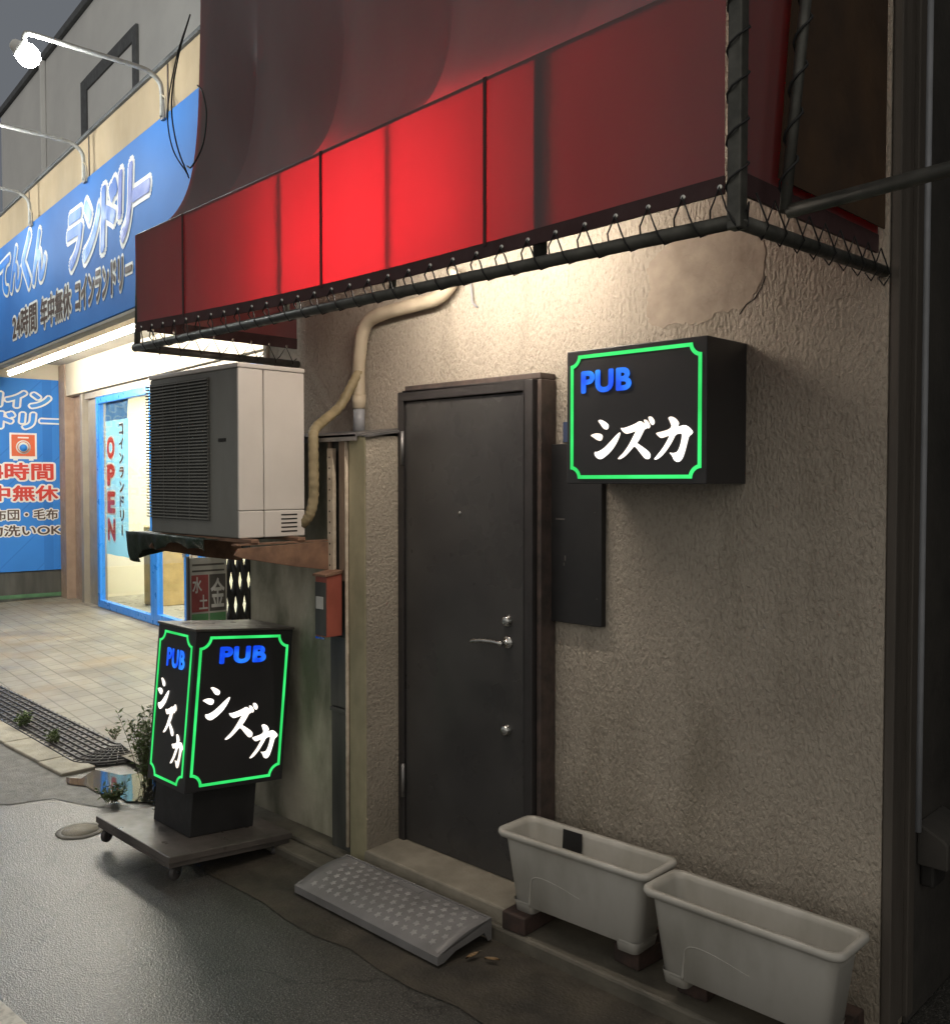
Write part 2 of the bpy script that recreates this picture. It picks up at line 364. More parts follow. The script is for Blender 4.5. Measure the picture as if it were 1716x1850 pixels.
def thing(name, loc, label, cat, group=None):
    o = bpy.data.objects.new(name, None); COL.objects.link(o); o.location = loc; o.empty_display_size = .1
    return tag(o, label, cat, group)
def box(name, mat, parent, x0, x1, y0, y1, z0, z1, bevel=.003, T=None):
    return MB().box(x0, x1, y0, y1, z0, z1, T).build(name, mat, parent, bevel)
def copy_tree(o, parent=None):
    c = o.copy(); COL.objects.link(c)
    if parent is not None: c.parent = parent
    for ch in list(o.children): copy_tree(ch, c)
    return c
def catmull(pts, n=8):
    pts = [Vector(p) for p in pts]; out = []
    P = [2 * pts[0] - pts[1]] + pts + [2 * pts[-1] - pts[-2]]
    for i in range(1, len(P) - 2):
        for k in range(n):
            t = k / n; a, b, c, d = P[i - 1:i + 3]
            out.append(.5 * ((2 * b) + (c - a) * t + (2 * a - 5 * b + 4 * c - d) * t * t + (3 * b - a - 3 * c + d) * t ** 3))
    out.append(pts[-1]); return out
def text_mesh(body, bold, space=1.0, vertical=False):
    """flat letters as (verts, faces); bold > 0 thickens every stroke by that much of the letter size"""
    c = bpy.data.curves.new('lettering', 'FONT'); c.body = body
    c.size = 1; c.resolution_u = 4; c.space_character = space
    o = bpy.data.objects.new('lettering', c); COL.objects.link(o)
    bpy.context.view_layer.update()
    me = bpy.data.meshes.new_from_object(o.evaluated_get(bpy.context.evaluated_depsgraph_get()))
    vs = [(v.co.x, v.co.y) for v in me.vertices]; fs = [tuple(p.vertices) for p in me.polygons]
    bpy.data.objects.remove(o); bpy.data.meshes.remove(me)
    sh = [(0, 0)]
    if bold:
        k_ = 14 if bold > .05 else 10
        sh = [(bold * math.cos(2 * math.pi * i / k_), bold * math.sin(2 * math.pi * i / k_)) for i in range(k_)]
        if bold > .05: sh += [(bold * .5 * math.cos(2 * math.pi * i / 6), bold * .5 * math.sin(2 * math.pi * i / 6)) for i in range(6)]
        sh += [(0, 0)]
    V_, F_ = [], []
    for q, (dx, dy) in enumerate(sh):
        n_ = len(V_); V_ += [(x + dx, y + dy, q / len(sh)) for x, y in vs]; F_ += [tuple(n_ + i for i in f) for f in fs]
    return V_, F_
def lettering(name, body, mat, parent, org, right, up, w, h, bold=.02, lift=.002, outline=None, slant=0, rise=0, space=1.0, vertical=False, omat='pwhite'):
    """letters w by h metres, lower left corner at org on a surface; outline = a fatter copy beneath in omat"""
    right = Vector(right); up = Vector(up); nrm = right.cross(up)
    bV, bF = text_mesh(body, bold, space)
    xs = [v[0] for v in bV]; ys = [v[1] for v in bV]
    x0, x1, y0, y1 = min(xs), max(xs), min(ys), max(ys); sx, sy = w / (x1 - x0), h / (y1 - y0)
    todo = [(bV, bF, mat, lift, name)]
    if outline: todo.insert(0, text_mesh(body, bold + outline, space) + (omat, lift * .3, name + '_outline'))
    res = []
    for vs, fs, mt, lf, nm in todo:
        me = bpy.data.meshes.new(nm)
        me.from_pydata([Vector(org) + right * ((v[0] - x0) * sx + slant * (v[1] - y0) * sy) + up * ((v[1] - y0) * sy) + nrm * (lf + lift * .6 * v[2]) for v in vs], [], fs)
        me.materials.append(M[mt]); o = bpy.data.objects.new(nm, me); COL.objects.link(o); attach(o, parent); res.append(o)
    return res

# ------------------------------------------------------------------ ground
def struct(o): o['kind'] = 'structure'; return o
def sheet(name, mat, pts, z): return struct(MB().add([(x, y, z) for x, y in pts], [tuple(range(len(pts)))]).build(name, mat))
sheet('ground', 'asphalt', [(-90, -60), (60, -60), (60, 80), (-90, 80)], -.004)
g = MB(); nx, ny = 60, 40                                    # the road surface near the camera, very slightly uneven
g.grid([[(-9.5 + i * .25, -7 + j * .175, .0012 * math.sin(i * .7 + j * .4) * math.sin(j * .9)) for i in range(nx + 1)] for j in range(ny + 1)])
struct(g.build('road', 'asphalt'))
def wavy(x0, x1, y, n, amp, seed):
    rr = random.Random(seed); return [(x0 + (x1 - x0) * i / n, y + rr.uniform(-amp, amp)) for i in range(n + 1)]
gut = wavy(-4.1, .8, -.775, 26, .02, 3) + [(.8, -.30), (-4.1, -.30)]
sheet('gutter', 'gutterc', gut, .0035)
old = wavy(-9.5, -5.06, -.64, 10, .004, 8) + [(-4.95, -.72)] + [(-5.12, -.80), (-5.3, -.85), (-5.36, -1.05), (-5.5, -1.2), (-6.2, -1.5), (-9.5, -1.9)]
sheet('pavement', 'oldpatch', old, .0034)
ml = wavy(-9, 4, -1.80, 60, .005, 5) + list(reversed(wavy(-9, 4, -1.95, 60, .006, 6)))
sheet('road_marking', 'white', ml, .0036)
# tiled forecourt of the laundry, rising a little to its front
OX, OY = -10.177, 2.248
cu, su = math.cos(R(7)), math.sin(R(7))
U = Vector((cu, -su, 0)); V = Vector((su, cu, 0)); Z = Vector((0, 0, 1))
def LF(m, v, z=0.): return Vector((OX + cu * m + su * v, OY - su * m + cu * v, z))
fp = [(-16, .05, .055), (-4.62, -.30, .03), (-4.62, 1.65, .12)] ; a = LF(-9, .05); fp += [(a.x, a.y, .12)]
struct(MB().add(fp, [(0, 1, 2, 3)]).build('forecourt', 'tiles'))
fs = MB()
fs.add([(-16, .05, .056), (-5.0, -.29, .034), (-5.0, -.20, .038), (-16, .20, .064)], [(0, 1, 2, 3)])
struct(fs.build('forecourt_edge', 'conc'))
# kerb blocks along the road edge
k = MB(); x = -9.6
while x < -5.8:
    l = .60 if x < -6.1 else .36; y0 = -.41 - (x + 9.6) * .012
    k.box(x, x + l - .012, y0 - .21, y0, -.02, .022); x += l
struct(k.build('kerb', 'kerb', None, .008))
# concrete footing along the pub, and the door sill
struct(box('footing', 'conc2', None, -4.32, -1.10, -.335, .02, -.02, .060, .012))
struct(box('footing_strip', 'conc2', None, -4.5, -3.30, -.44, -.337, -.02, .045, .012))
# puddle at the end of the rubber ramp
pud = [(-5.60, -.655), (-5.52, -.60), (-5.63, -.47), (-5.42, -.41), (-5.34, -.27), (-5.12, -.24), (-4.9, -.28), (-4.72, -.33), (-4.6, -.43), (-4.7, -.50), (-4.86, -.53), (-4.95, -.60), (-5.08, -.585), (-5.2, -.65), (-5.35, -.64), (-5.48, -.70)]
sheet('puddle', 'water', pud, .0085)

# ------------------------------------------------------------------ the pub building
pub = thing('pub_building', (-2.8, 0, 0), 'pub building with rough beige stucco front, dark door and low stained side block', 'building')
wl = MB()
wl.box(-4.5, -1.13, 0, 4.5, 0, 5.4)
wall = wl.build('wall', 'stucco', pub)
patch0 = [(-1.99, 2.33), (-1.93, 2.30), (-1.86, 2.315), (-1.78, 2.30), (-1.70, 2.335), (-1.62, 2.33), (-1.57, 2.37), (-1.535, 2.43), (-1.53, 2.50), (-1.545, 2.60), (-1.62, 2.63), (-1.8, 2.62), (-1.95, 2.58), (-2.0, 2.52), (-1.985, 2.45), (-2.0, 2.39)]
_pr = random.Random(12); patch = []
for _i in range(len(patch0)):
    _a, _b = patch0[_i], patch0[(_i + 1) % len(patch0)]
    for _k in range(5): patch.append((_a[0] + (_b[0] - _a[0]) * _k / 5 + _pr.uniform(-.007, .007), _a[1] + (_b[1] - _a[1]) * _k / 5 + _pr.uniform(-.007, .007)))
MB().prism(patch, lambda u, w, d: Vector((u, d, w)), .0, -.002).build('plaster_patch', 'plaster', wall)
MB().tube([(-1.53, -.001, 2.43), (-1.545, -.001, 2.395), (-1.57, -.001, 2.36), (-1.60, -.001, 2.345), (-1.625, -.001, 2.315)], .0017, 5).build('hairline_crack', 'slot', wall)
MB().box(-4.6, -1.0, -.05, 4.6, 5.4, 5.55).build('roof', 'side_wall', pub, .01)
# low block left of the door
blk = MB().box(-4.30, -3.535, -.22, -.003, .0, 1.955).build('low_block', 'stained', pub, .006)
MB().box(-3.535, -3.385, -.275, -.003, .0, 1.952).build('recess_panel', 'plank', pub)
bb = MB().box(-3.452, -3.392, -.292, -.276, 1.30, 1.945)
bb.box(-3.533, -3.515, -.292, -.276, 1.36, 1.945).build('brown_board', 'brownboard', pub, .003)
MB().box(-3.53, -3.395, -.285, -.276, .72, 1.04).box(-3.53, -3.395, -.29, -.276, .695, .715).build('dark_plank', 'plank', pub, .003)
MB().tube([(-3.382, -.302, z) for z in (.10, .6, 1.2, 1.6, 1.95)], .009, 8).build('corner_bead', 'cream', pub)
pil = MB().box(-3.372, -3.255, -.30, -.003, .06, 1.955).build('pilaster', 'algae', pub, .006)
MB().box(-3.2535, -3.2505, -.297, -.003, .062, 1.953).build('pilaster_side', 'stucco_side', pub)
MB().box(-3.2500, -3.247, -.297, -.262, .062, .070).build('pilaster_chip', 'plank', pub)
# metal flashing on the block
fl = MB()
fl.prism([(-.325, 1.948), (-.325, 1.958), (-.002, 2.000), (-.002, 1.985)], lambda a, b, d: Vector((d, a, b)), -4.32, -3.29)
fl.prism([(-.325, 1.93), (-.325, 1.958), (-.32, 1.962), (-.32, 1.93)], lambda a, b, d: Vector((d, a, b)), -4.32, -3.285)
fl.prism([(-.30, 1.945), (-.30, 1.957), (-.10, 1.985), (-.10, 1.973)], lambda a, b, d: Vector((d, a, b)), -3.285, -3.235)
fl.build('flashing', 'galv', pub)
# door sill
MB().prism([(-.31, .0), (-.30, .118), (-.0, .128), (-.0, .0)], lambda a, b, d: Vector((d, a, b)), -3.27, -2.42).build('sill', 'conc', pub, .008)
# frame and door
fr = MB()
fr.box(-3.248, -3.212, -.118, -.003, .118, 2.150).box(-2.492, -2.447, -.118, -.003, .118, 2.150).box(-3.212, -2.492, -.118, -.003, 2.108, 2.150)
frame = fr.build('door_frame', 'framedark', pub, .004)
MB().box(-3.225, -2.425, -.095, -.003, 2.153, 2.178).box(-2.444, -2.422, -.095, -.003, .12, 2.152).build('frame_trim', 'trim', pub, .004)
door = MB().box(-3.209, -2.495, -.106, -.04, .128, 2.105).build('door', 'paintdark', pub, .003)
def lathe(prof, c, axis, n=20):
    c = Vector(c); axis = Vector(axis).normalized(); e = Vector((0, 0, 1)) if abs(axis.z) < .9 else Vector((1, 0, 0)); a = axis.cross(e).normalized(); b = axis.cross(a)
    rows = [[c + axis * d + (a * math.cos(2 * math.pi * i / n) + b * math.sin(2 * math.pi * i / n)) * r for i in range(n + 1)] for d, r in prof]
    return MB().grid(rows)
KN = [(0, .024), (.006, .024), (.010, .021), (.018, .020), (.022, .017), (.024, .006), (.024, .0005)]
lathe(KN, (-2.585, -.106, 1.187), (0, -1, 0)).build('deadbolt', 'steel', door)
lathe(KN, (-2.590, -.106, .741), (0, -1, 0)).build('lower_lock', 'steel', door)
hd = lathe([(0, .026), (.005, .026), (.009, .022), (.011, .011), (.045, .010), (.052, .009), (.054, .0005)], (-2.585, -.106, 1.100), (0, -1, 0))
hd.tube(catmull([(-2.585, -.152, 1.100), (-2.63, -.154, 1.103), (-2.69, -.153, 1.100), (-2.745, -.150, 1.092), (-2.757, -.144, 1.090)], 5), .009, 10)
hd.build('handle', 'steel', door)
lathe([(0, .008), (.003, .008), (.005, .005), (.005, .0005)], (-2.861, -.106, 1.617), (0, -1, 0)).build('peephole', 'steel', door)
for zc in (1.90, .40):
    MB().cyl((-3.213, -.121, zc - .075), (-3.213, -.121, zc + .075), .009, 10).build('hinge', 'galv', door)
# right end: corner boards and dark side wall
MB().box(-1.128, -1.098, .003, .075, .05, 5.38).box(-1.128, -1.108, .078, .130, .05, 5.38).box(-1.128, -1.094, .133, .185, .05, 5.38).build('corner_boards', 'dark_side', pub, .004)
MB().box(-1.128, -1.118, .19, 4.5, 0, 5.39).build('side_wall', 'side_wall', pub)
MB().tube([(-1.105, .232, z) for z in (.62, 1.2, 1.9, 2.6, 3.5)], .013, 8).build('side_pipe', 'pvc', pub)
mb = MB().prism([(-1.117, .50), (-1.02, .50), (-1.02, .585), (-1.035, .60), (-1.117, .64)], lambda a, b, d: Vector((a, d, b)), .26, .50)
mt = tag(mb.build('meter_box', 'side_wall', None, .006), 'dim grey meter box with sloping lid on the dark side wall', 'meter box')
pt = MB().box(-1.117, -1.07, .29, .40, .42, .498).build('meter_pipe_fitting', 'slot', mt, .01)

# dark panel, blue plate on the wall
pn = MB().box(-2.469, -2.176, -.030, -.001, 1.195, 1.898).build('notice_panel', 'black', None, .003)
tag(pn, 'blank scuffed black panel fixed to the stucco right of the door', 'panel')
for (x_, z_, w_, h_) in ((-2.40, 1.60, .045, .006), (-2.425, 1.52, .004, .07), (-2.355, 1.44, .006, .02), (-2.36, 1.42, .004, .012), (-2.21, 1.63, .004, .004), (-2.2, 1.3, .005, .004)):
    MB().box(x_, x_ + w_, -.0312, -.0306, z_, z_ + h_).build('scuff_mark', 'boarddark', pn)
M['plate'] = pm('dull_blue_plate', (.07, .10, .20), None, .5)
tag(box('address_plate', 'plate', None, -2.385, -2.325, -.006, -.0005, 1.905, 1.985, .001), 'small blue plate on the stucco, half hidden by the lit wall sign', 'plate')

# conduits and hoses
hose = thing('wall_duct', (-3.6, -.05, 2.1), 'bent ivory corrugated duct running down the lit stucco wall left of the door', 'duct')
dp = catmull([(-2.95, -.035, 2.66), (-2.985, -.045, 2.60), (-3.06, -.05, 2.555), (-3.2, -.05, 2.545), (-3.40, -.05, 2.535), (-3.52, -.05, 2.515), (-3.575, -.05, 2.46), (-3.598, -.05, 2.36), (-3.608, -.05, 2.26), (-3.606, -.05, 2.16)], 12)
MB().tube(dp, .03, 14, rf=lambda i: .031 + (.0028 if (i // 1) % 2 else -.001) * (1 if 50 < i < 95 else .15)).build('corrugated_duct', 'ivory', hose)
MB().cyl((-3.606, -.05, 2.10), (-3.606, -.05, 2.165), .033, 14).build('sleeve', 'ivory', hose)
MB().cyl((-3.606, -.05, 1.99), (-3.606, -.05, 2.10), .028, 14).build('pvc_fitting', 'pvc', hose)
hp = catmull([(-3.600, -.052, 2.28), (-3.606, -.10, 2.20), (-3.62, -.16, 2.10), (-3.60, -.26, 2.035), (-3.575, -.335, 1.985), (-3.555, -.355, 1.92), (-3.548, -.36, 1.80), (-3.55, -.36, 1.68), (-3.565, -.37, 1.60), (-3.60, -.39, 1.555)], 8)
tag(MB().tube(hp, .025, 12, rf=lambda i: .0235 + .002 * math.sin(i * 2.2)).build('insulated_hose', 'tape'), 'tape wrapped yellowish hose curving from the air conditioner up to the wall duct', 'hose')
tag(MB().tube([(-4.43, -.02, 1.99), (-4.43, -.02, 2.5), (-4.43, -.02, 3.1)], .013, 8).build('thin_conduit', 'ivory'), 'thin vertical conduit on the stucco above the air conditioner', 'conduit')
tag(MB().tube(catmull([(-2.9, -.012, 2.64), (-2.885, -.012, 2.57), (-2.88, -.012, 2.52), (-2.85, -.012, 2.495)], 5), .005, 6).build('loose_wire', 'pvc'), 'short loose wire end hanging on the stucco beside the duct', 'wire')

# red box
rb = thing('mail_box', (-3.46, -.30, 1.05), 'narrow faded red metal post box on the dark strip below the bracket', 'post box')
MB().box(-3.505, -3.42, -.385, -.30, 1.055, 1.335).build('body', 'red', rb, .003)
MB().box(-3.503, -3.424, -.3895, -.3855, 1.06, 1.30).build('front_flap', 'plank', rb, .002)
MB().box(-3.492, -3.440, -.3925, -.3900, 1.18, 1.235).build('window', 'boardgrey', rb)
MB().prism([(-.398, 1.325), (-.398, 1.337), (-.297, 1.352), (-.297, 1.337)], lambda a, b, d: Vector((d, a, b)), -3.511, -3.414).build('lid', 'rust', rb, .002)
MB().box(-3.50, -3.43, -.391, -.386, 1.045, 1.054).build('bottom_edge', 'steel', rb)

# ------------------------------------------------------------------ awning
awn = thing('awning', (-2.66, -.45, 2.37), 'red canvas shop awning glowing from a lamp inside, laced to a pipe frame', 'awning')
XL, XR, YF = -4.16, -1.14, -.894
def ztop(x): return 2.87 + (x - XL) / (XR - XL) * .085
def zbot(x): t = (x - XL) / (XR - XL); return 2.445 - .03 * math.sin(math.pi * t)
va = MB(); n = 60
va.grid([[(XL + (XR - .03 - XL) * i / n, YF - .004 + .004 * math.sin(i * .8) * math.sin(math.pi * j / 6), zbot(XL + (XR - XL) * i / n) + (ztop(XL + (XR - XL) * i / n) - zbot(XL + (XR - XL) * i / n)) * j / 6) for i in range(n + 1)] for j in range(7)])
va.build('valance', 'fabric', awn)
hm = MB()
for i in range(n):
    xa = XL + (XR - .03 - XL) * i / n; xb = XL + (XR - .03 - XL) * (i + 1) / n
    hm.add([(xa, YF - .008, zbot(xa) - .012), (xb, YF - .008, zbot(xb) - .012), (xb, YF - .008, zbot(xb) + .03), (xa, YF - .008, zbot(xa) + .03),
            (xa, YF - .001, zbot(xa) - .012), (xb, YF - .001, zbot(xb) - .012), (xb, YF - .001, zbot(xb) + .03), (xa, YF - .001, zbot(xa) + .03)],
           [(0, 1, 2, 3), (4, 7, 6, 5), (0, 4, 5, 1), (3, 2, 6, 7)])
hm.build('hem', 'hem', awn)
ribs = [XL, -3.66, -3.03, -2.40, -1.764, XR]
prof = catmull([(0, YF, 0), (0, -.83, .030), (0, -.77, .072), (0, -.705, .135), (0, -.645, .24), (0, -.605, .38), (0, -.58, .58), (0, -.565, .9), (0, -.555, 1.3), (0, -.55, 1.9)], 4)
cn = MB(); rows = []
for q in prof:
    row = []
    s_ = min(1, max(0, q.z / .35)); 
    for i in range(len(ribs) - 1):
        for kx in range(12):
            if kx == 0 and i > 0: pass
            t = kx / 12; x_ = ribs[i] + (ribs[i + 1] - ribs[i]) * t
            sag = (4 * t * (1 - t)) ** .62 * (1.0, 1.0, .55, .25, .2)[i]
            w_ = math.exp(-((q.z - .30) / .42) ** 2)
            row.append((x_, q.y + .15 * sag * w_ * min(1, q.z / .06) + .012 * sag, ztop(x_) + q.z - .012 * sag * min(1, q.z / .05)))
    row.append((ribs[-1], q.y, ztop(ribs[-1]) + q.z)); rows.append(row)
cn.grid(rows); cn.build('canopy', 'canopy', awn)
MB().grid([[(x_, -.55, ztop(x_) + 1.9) for x_ in (XL, XR)], [(x_, -.002, ztop(x_) + 2.0) for x_ in (XL, XR)]]).build('canopy_top', 'canopy', awn)
def side_panel(x_, yf):
    pts = [(yf, zbot(x_) + .01), (-.02, zbot(x_) + .03), (-.02, ztop(x_) + 1.9)] + [(min(-.03, q.y + (yf - YF)), ztop(x_) + q.z) for q in reversed(prof)]
    return MB().prism(pts, lambda a, b, d: Vector((d, a, b)), x_, x_ + .003)
side_panel(XL, YF + .01).build('end_panel', 'fabric', awn)
sp = side_panel(XR - .02, YF + .045).build('end_panel', 'fabric', awn)
for x_ in (XL, XR - .02):
    MB().box(x_ - .003, x_ + .006, YF + .05, -.02, zbot(x_) - .004, zbot(x_) + .05).build('end_hem', 'hem', awn)
MB().prism([(-.70, zbot(XR) + .06), (-.03, zbot(XR) + .06), (-.03, 4.2), (-.60, 4.2), (-.62, 3.1)], lambda a, b, d: Vector((d, a, b)), XR + .004, XR + .008).build('end_flap', 'flap', awn)
# seams of the fabric
for x_ in (-3.72, -2.75, -1.952):
    MB().box(x_ - .006, x_ + .006, YF - .0115, YF - .0085, zbot(x_) + .02, ztop(x_)).build('seam', 'hem', awn)
# pipe frame
ZP = 2.363
for i in range(1, 5):
    x_ = ribs[i] if i != 2 else -3.008
    if i == 1: continue
    rr = .021 if i == 4 else .013
    MB().cyl((x_, YF + .02, ZP), (x_, YF + .02, ztop(x_)), rr, 10).build('upright', 'pole', awn)
MB().box(XR - .018, XR + .018, YF - .018, YF + .018, ZP - .02, ztop(XR) + .2).build('corner_post', 'pole', awn, .004)
MB().tube([(XL, YF + .012, ztop(XL) - .004), (XR, YF + .012, ztop(XR) - .004)], .014, 10).build('top_rail', 'pole', awn)
MB().tube([(XL, YF + .018, ztop(XL) + .002), (XL, YF, ZP)], .014, 10).build('corner_post', 'pole', awn, 0)
MB().cyl((XL - .02, YF, ZP), (XR, YF, ZP), .0185, 12).build('bottom_rail', 'pole', awn)
MB().cyl((XR, YF, ZP), (XR, -.01, ZP + .02), .0185, 12).build('side_rail', 'pole', awn)
MB().cyl((XL, YF, ZP), (XL, -.01, ZP), .0185, 12).build('side_rail', 'pole', awn)
MB().cyl((-2.40, YF + .02, ztop(-2.4) - .02), (-2.40, -.01, ztop(-2.4) + .1), .012, 8).build('inner_strut', 'pole', awn)
# eyelets and lacing
ey = MB()
ncord = 30; pts = []
proto_e = None
for i in range(ncord):
    x_ = XL + .06 + (XR - .10 - XL) * i / (ncord - 1)
    ze = zbot(x_) + .004
    if proto_e is None:
        proto_e = lathe([(0, .0075), (.003, .0075), (.004, .005), (.004, .0005)], (x_, YF - .0082, ze), (0, -1, 0), 10).build('eyelet', 'eyelet', awn); e0 = Vector((x_, 0, ze))
    else:
        e = proto_e.copy(); COL.objects.link(e); e.parent = awn; e.location = (x_ - e0.x, 0, ze - e0.z)
    xm = x_ + .5 * (XR - .10 - XL) / (ncord - 1)
    sl = .25 * (xm - x_)
    pts += [(x_, YF - .012, ze), (x_ + sl * 1.6, YF - .014, ZP + .03), (xm - .01, YF - .025, ZP), (xm, YF - .012, ZP - .024), (xm + .008, YF + .02, ZP - .01), (xm + .01, YF + .015, ZP + .018), (xm + (xm - x_) * .5, YF - .010, ZP + .035)]
cd = MB().tube(pts, .0025, 5)
pts = []
for i in range(9):
    y_ = YF + .08 + i * .095
    pts += [(XR + .006, y_, zbot(XR) + .0), (XR + .024, y_ + .03, ZP + .005), (XR + .0, y_ + .04, ZP - .022), (XR - .022, y_ + .05, ZP + .005), (XR, y_ + .07, ZP + .03)]
cd.tube(pts, .0025, 5)
pts = []
for i in range(8):
    y_ = YF + .07 + i * .105
    pts += [(XL + .006, y_, zbot(XL) + .0), (XL + .024, y_ + .03, ZP + .005), (XL + .0, y_ + .04, ZP - .024), (XL - .022, y_ + .05, ZP + .005), (XL, y_ + .07, ZP + .03)]
cd.tube(pts, .0025, 5)
for i in range(8):
    e = proto_e.copy(); COL.objects.link(e); e.parent = awn; e.rotation_euler = (0, 0, R(90))
    q = Vector((e0.x, YF - .0082, e0.z)) - awn.location; rq = Vector((-q.y, q.x, q.z))
    e.location = Vector((XL + .010, YF + .07 + i * .105, zbot(XL) + .004)) - awn.location - rq
# cord wound round the corner post
pts = []
for i in range(60):
    t = i * .75; pts.append((XR + .026 * math.cos(t), YF + .026 * math.sin(t), ZP + .02 + i * .0125))
cd.tube(pts, .003, 5)
cd.build('lacing', 'cord', awn)
# slanting tied-back pole by the right end and the long horizontal pole
sl = thing('slanted_pole', (-1.09, -.76, 2.38), 'grey pole bound with black cord slanting up along the awning end', 'pole')
p0, p1 = Vector((-1.085, -.765, 2.40)), Vector((-1.07, -.655, 3.15))
MB().cyl(p0, p1, .014, 10).build('shaft', 'pole', sl)
pts = [p0 + (p1 - p0) * (i / 50) + Vector((.019 * math.cos(i * .8), .019 * math.sin(i * .8), 0)) for i in range(51)]
MB().tube(pts, .0035, 5).build('binding_cord', 'cord', sl)
hpz = MB().cyl((-1.08, -.76, 2.40), (.25, -.66, 2.50), .017, 10).build('horizontal_pole', 'pole')
tag(hpz, 'long grey horizontal pole running from the awning corner off to the right', 'pole')
# cables at the left edge of the canopy
cbl = MB()
cbl.tube(catmull([(-4.20, -.60, 3.95), (-4.21, -.66, 3.75), (-4.22, -.70, 3.5), (-4.215, -.68, 3.33), (-4.19, -.62, 3.22)], 8), .0035, 6)
cbl.tube(catmull([(-4.20, -.59, 3.98), (-4.21, -.645, 3.78), (-4.22, -.68, 3.55), (-4.215, -.66, 3.36), (-4.19, -.61, 3.20)], 8), .004, 6)
cbl.tube(catmull([(-4.12, -.60, 3.62), (-4.04, -.62, 3.56), (-3.99, -.63, 3.44), (-4.0, -.645, 3.30), (-4.08, -.655, 3.22), (-4.15, -.64, 3.24)], 8), .004, 6)
tag(cbl.build('hanging_cable', 'cord'), 'loose black cables looping down the left edge of the awning', 'cable')
# the lamp inside the awning
lamp = thing('awning_lamp', (-2.62, -.40, 2.62), 'fluorescent lamp hidden inside the red awning above the door', 'lamp')
MB().box(-3.10, -3.07, -.472, -.448, 2.60, 2.683).box(-2.12, -2.09, -.472, -.448, 2.60, 2.683).build('tube_holder', 'pwhite', lamp)
MB().cyl((-3.069, -.46, 2.615), (-2.121, -.46, 2.615), .017, 12).build('tube', 'e_awn', lamp)
MB().box(-3.11, -2.08, -.49, -.43, 2.684, 2.73).build('housing', 'pwhite', lamp, .004)
MB().box(-2.73, -2.69, -.48, -.002, 2.7305, 2.75).build('bracket', 'pole', lamp)

# ------------------------------------------------------------------ lit signs
def notch_border(w, h, mg, r, lw, T, d0, d1):
    """frame line with hollow quarter-circle corners, as one strip"""
    def outline(o):
        x0, x1, y0, y1 = mg + o, w - mg - o, mg + o, h - mg - o
        rr = r; pts = []; ns = 6
        ang = math.asin(min(1, o / (rr + o))) if o else 0
        for cx, cy, a0 in ((mg, mg, 90), (w - mg, mg, 180), (w - mg, h - mg, 270), (mg, h - mg, 0)):
            R_ = rr + o
            for i in range(ns + 1):
                a_ = R(a0) + ang - (R(90) * i / ns) * 1 + 0 if False else R(a0 - 90 * i / ns)
                a_ = R(a0) - (ang + (R(90) - 2 * ang) * i / ns)
                pts.append((cx + R_ * math.cos(a_), cy + R_ * math.sin(a_)))
        return pts
    A = outline(0); B = outline(lw); n_ = len(A); m = MB()
    for i in range(n_):
        j = (i + 1) % n_
        a, b, c, d = A[i], A[j], B[j], B[i]
        m.add([T(*a, d1), T(*b, d1), T(*c, d1), T(*d, d1), T(*a, d0), T(*b, d0), T(*c, d0), T(*d, d0)], [(0, 1, 2, 3), (4, 7, 6, 5), (0, 4, 5, 1), (3, 2, 6, 7)])
    return m
GL = {  # brush katakana outlines, x right, y down, own box 0..1 wide
 'shi': [[(62,7),(85,0),(120,22),(146,47),(148,72),(138,92),(115,87),(98,67),(82,37)], [(0,137),(45,120),(85,127),(102,147),(95,182),(80,192),(55,182),(25,157)],
         [(38,287),(60,292),(110,262),(160,207),(210,147),(243,117),(238,152),(215,212),(180,272),(140,317),(95,354),(70,354),(45,332),(35,307)]],
 'zu': [[(22,88),(52,93),(102,78),(152,58),(192,33),(227,58),(252,98),(242,108),(227,113),(207,158),(182,208),(162,233),(202,263),(252,303),(277,333),(278,368),(262,383),(237,378),(202,333),(167,283),(142,258),(102,308),(62,353),(22,378),(0,376),(12,358),(52,318),(92,258),(122,198),(152,138),(157,123),(112,138),(72,148),(42,123)],
        [(222,23),(247,28),(267,58),(277,88),(264,108),(247,93),(232,58)], [(260,0),(287,0),(310,33),(312,63),(297,80),(280,63),(267,33)]],
 'ka': [[(110,10),(135,0),(170,20),(195,60),(190,80),(185,95),(240,80),(275,105),(303,145),(290,163),(270,180),(260,225),(245,295),(225,365),(205,393),(185,400),(160,385),(145,345),(120,315),(150,323),(185,315),(205,265),(218,195),(220,150),(170,157),(140,225),(100,295),(55,350),(20,375),(0,373),(20,345),(65,285),(100,220),(125,165),(85,180),(55,188),(30,165),(12,140),(60,130),(115,115),(140,90),(125,45)]]}
GW = {'shi': (243, 354), 'zu': (312, 383), 'ka': (303, 400)}
def smooth2(pts):
    out = []
    n_ = len(pts)
    for i in range(n_):                                       # one corner-cutting pass rounds the traced strokes
        a, b = pts[i], pts[(i + 1) % n_]
        out += [(a[0] * .78 + b[0] * .22, a[1] * .78 + b[1] * .22), (a[0] * .22 + b[0] * .78, a[1] * .22 + b[1] * .78)]
    return out
def kana(mb, key, x0, y0, w, h, T, d0, d1):
    gw, gh = GW[key]
    for st in GL[key]:
        poly = [(x0 + p[0] / gw * w, y0 + (1 - p[1] / gh) * h) for p in smooth2(st)]
        mb.prism(poly, T, d0, d1)
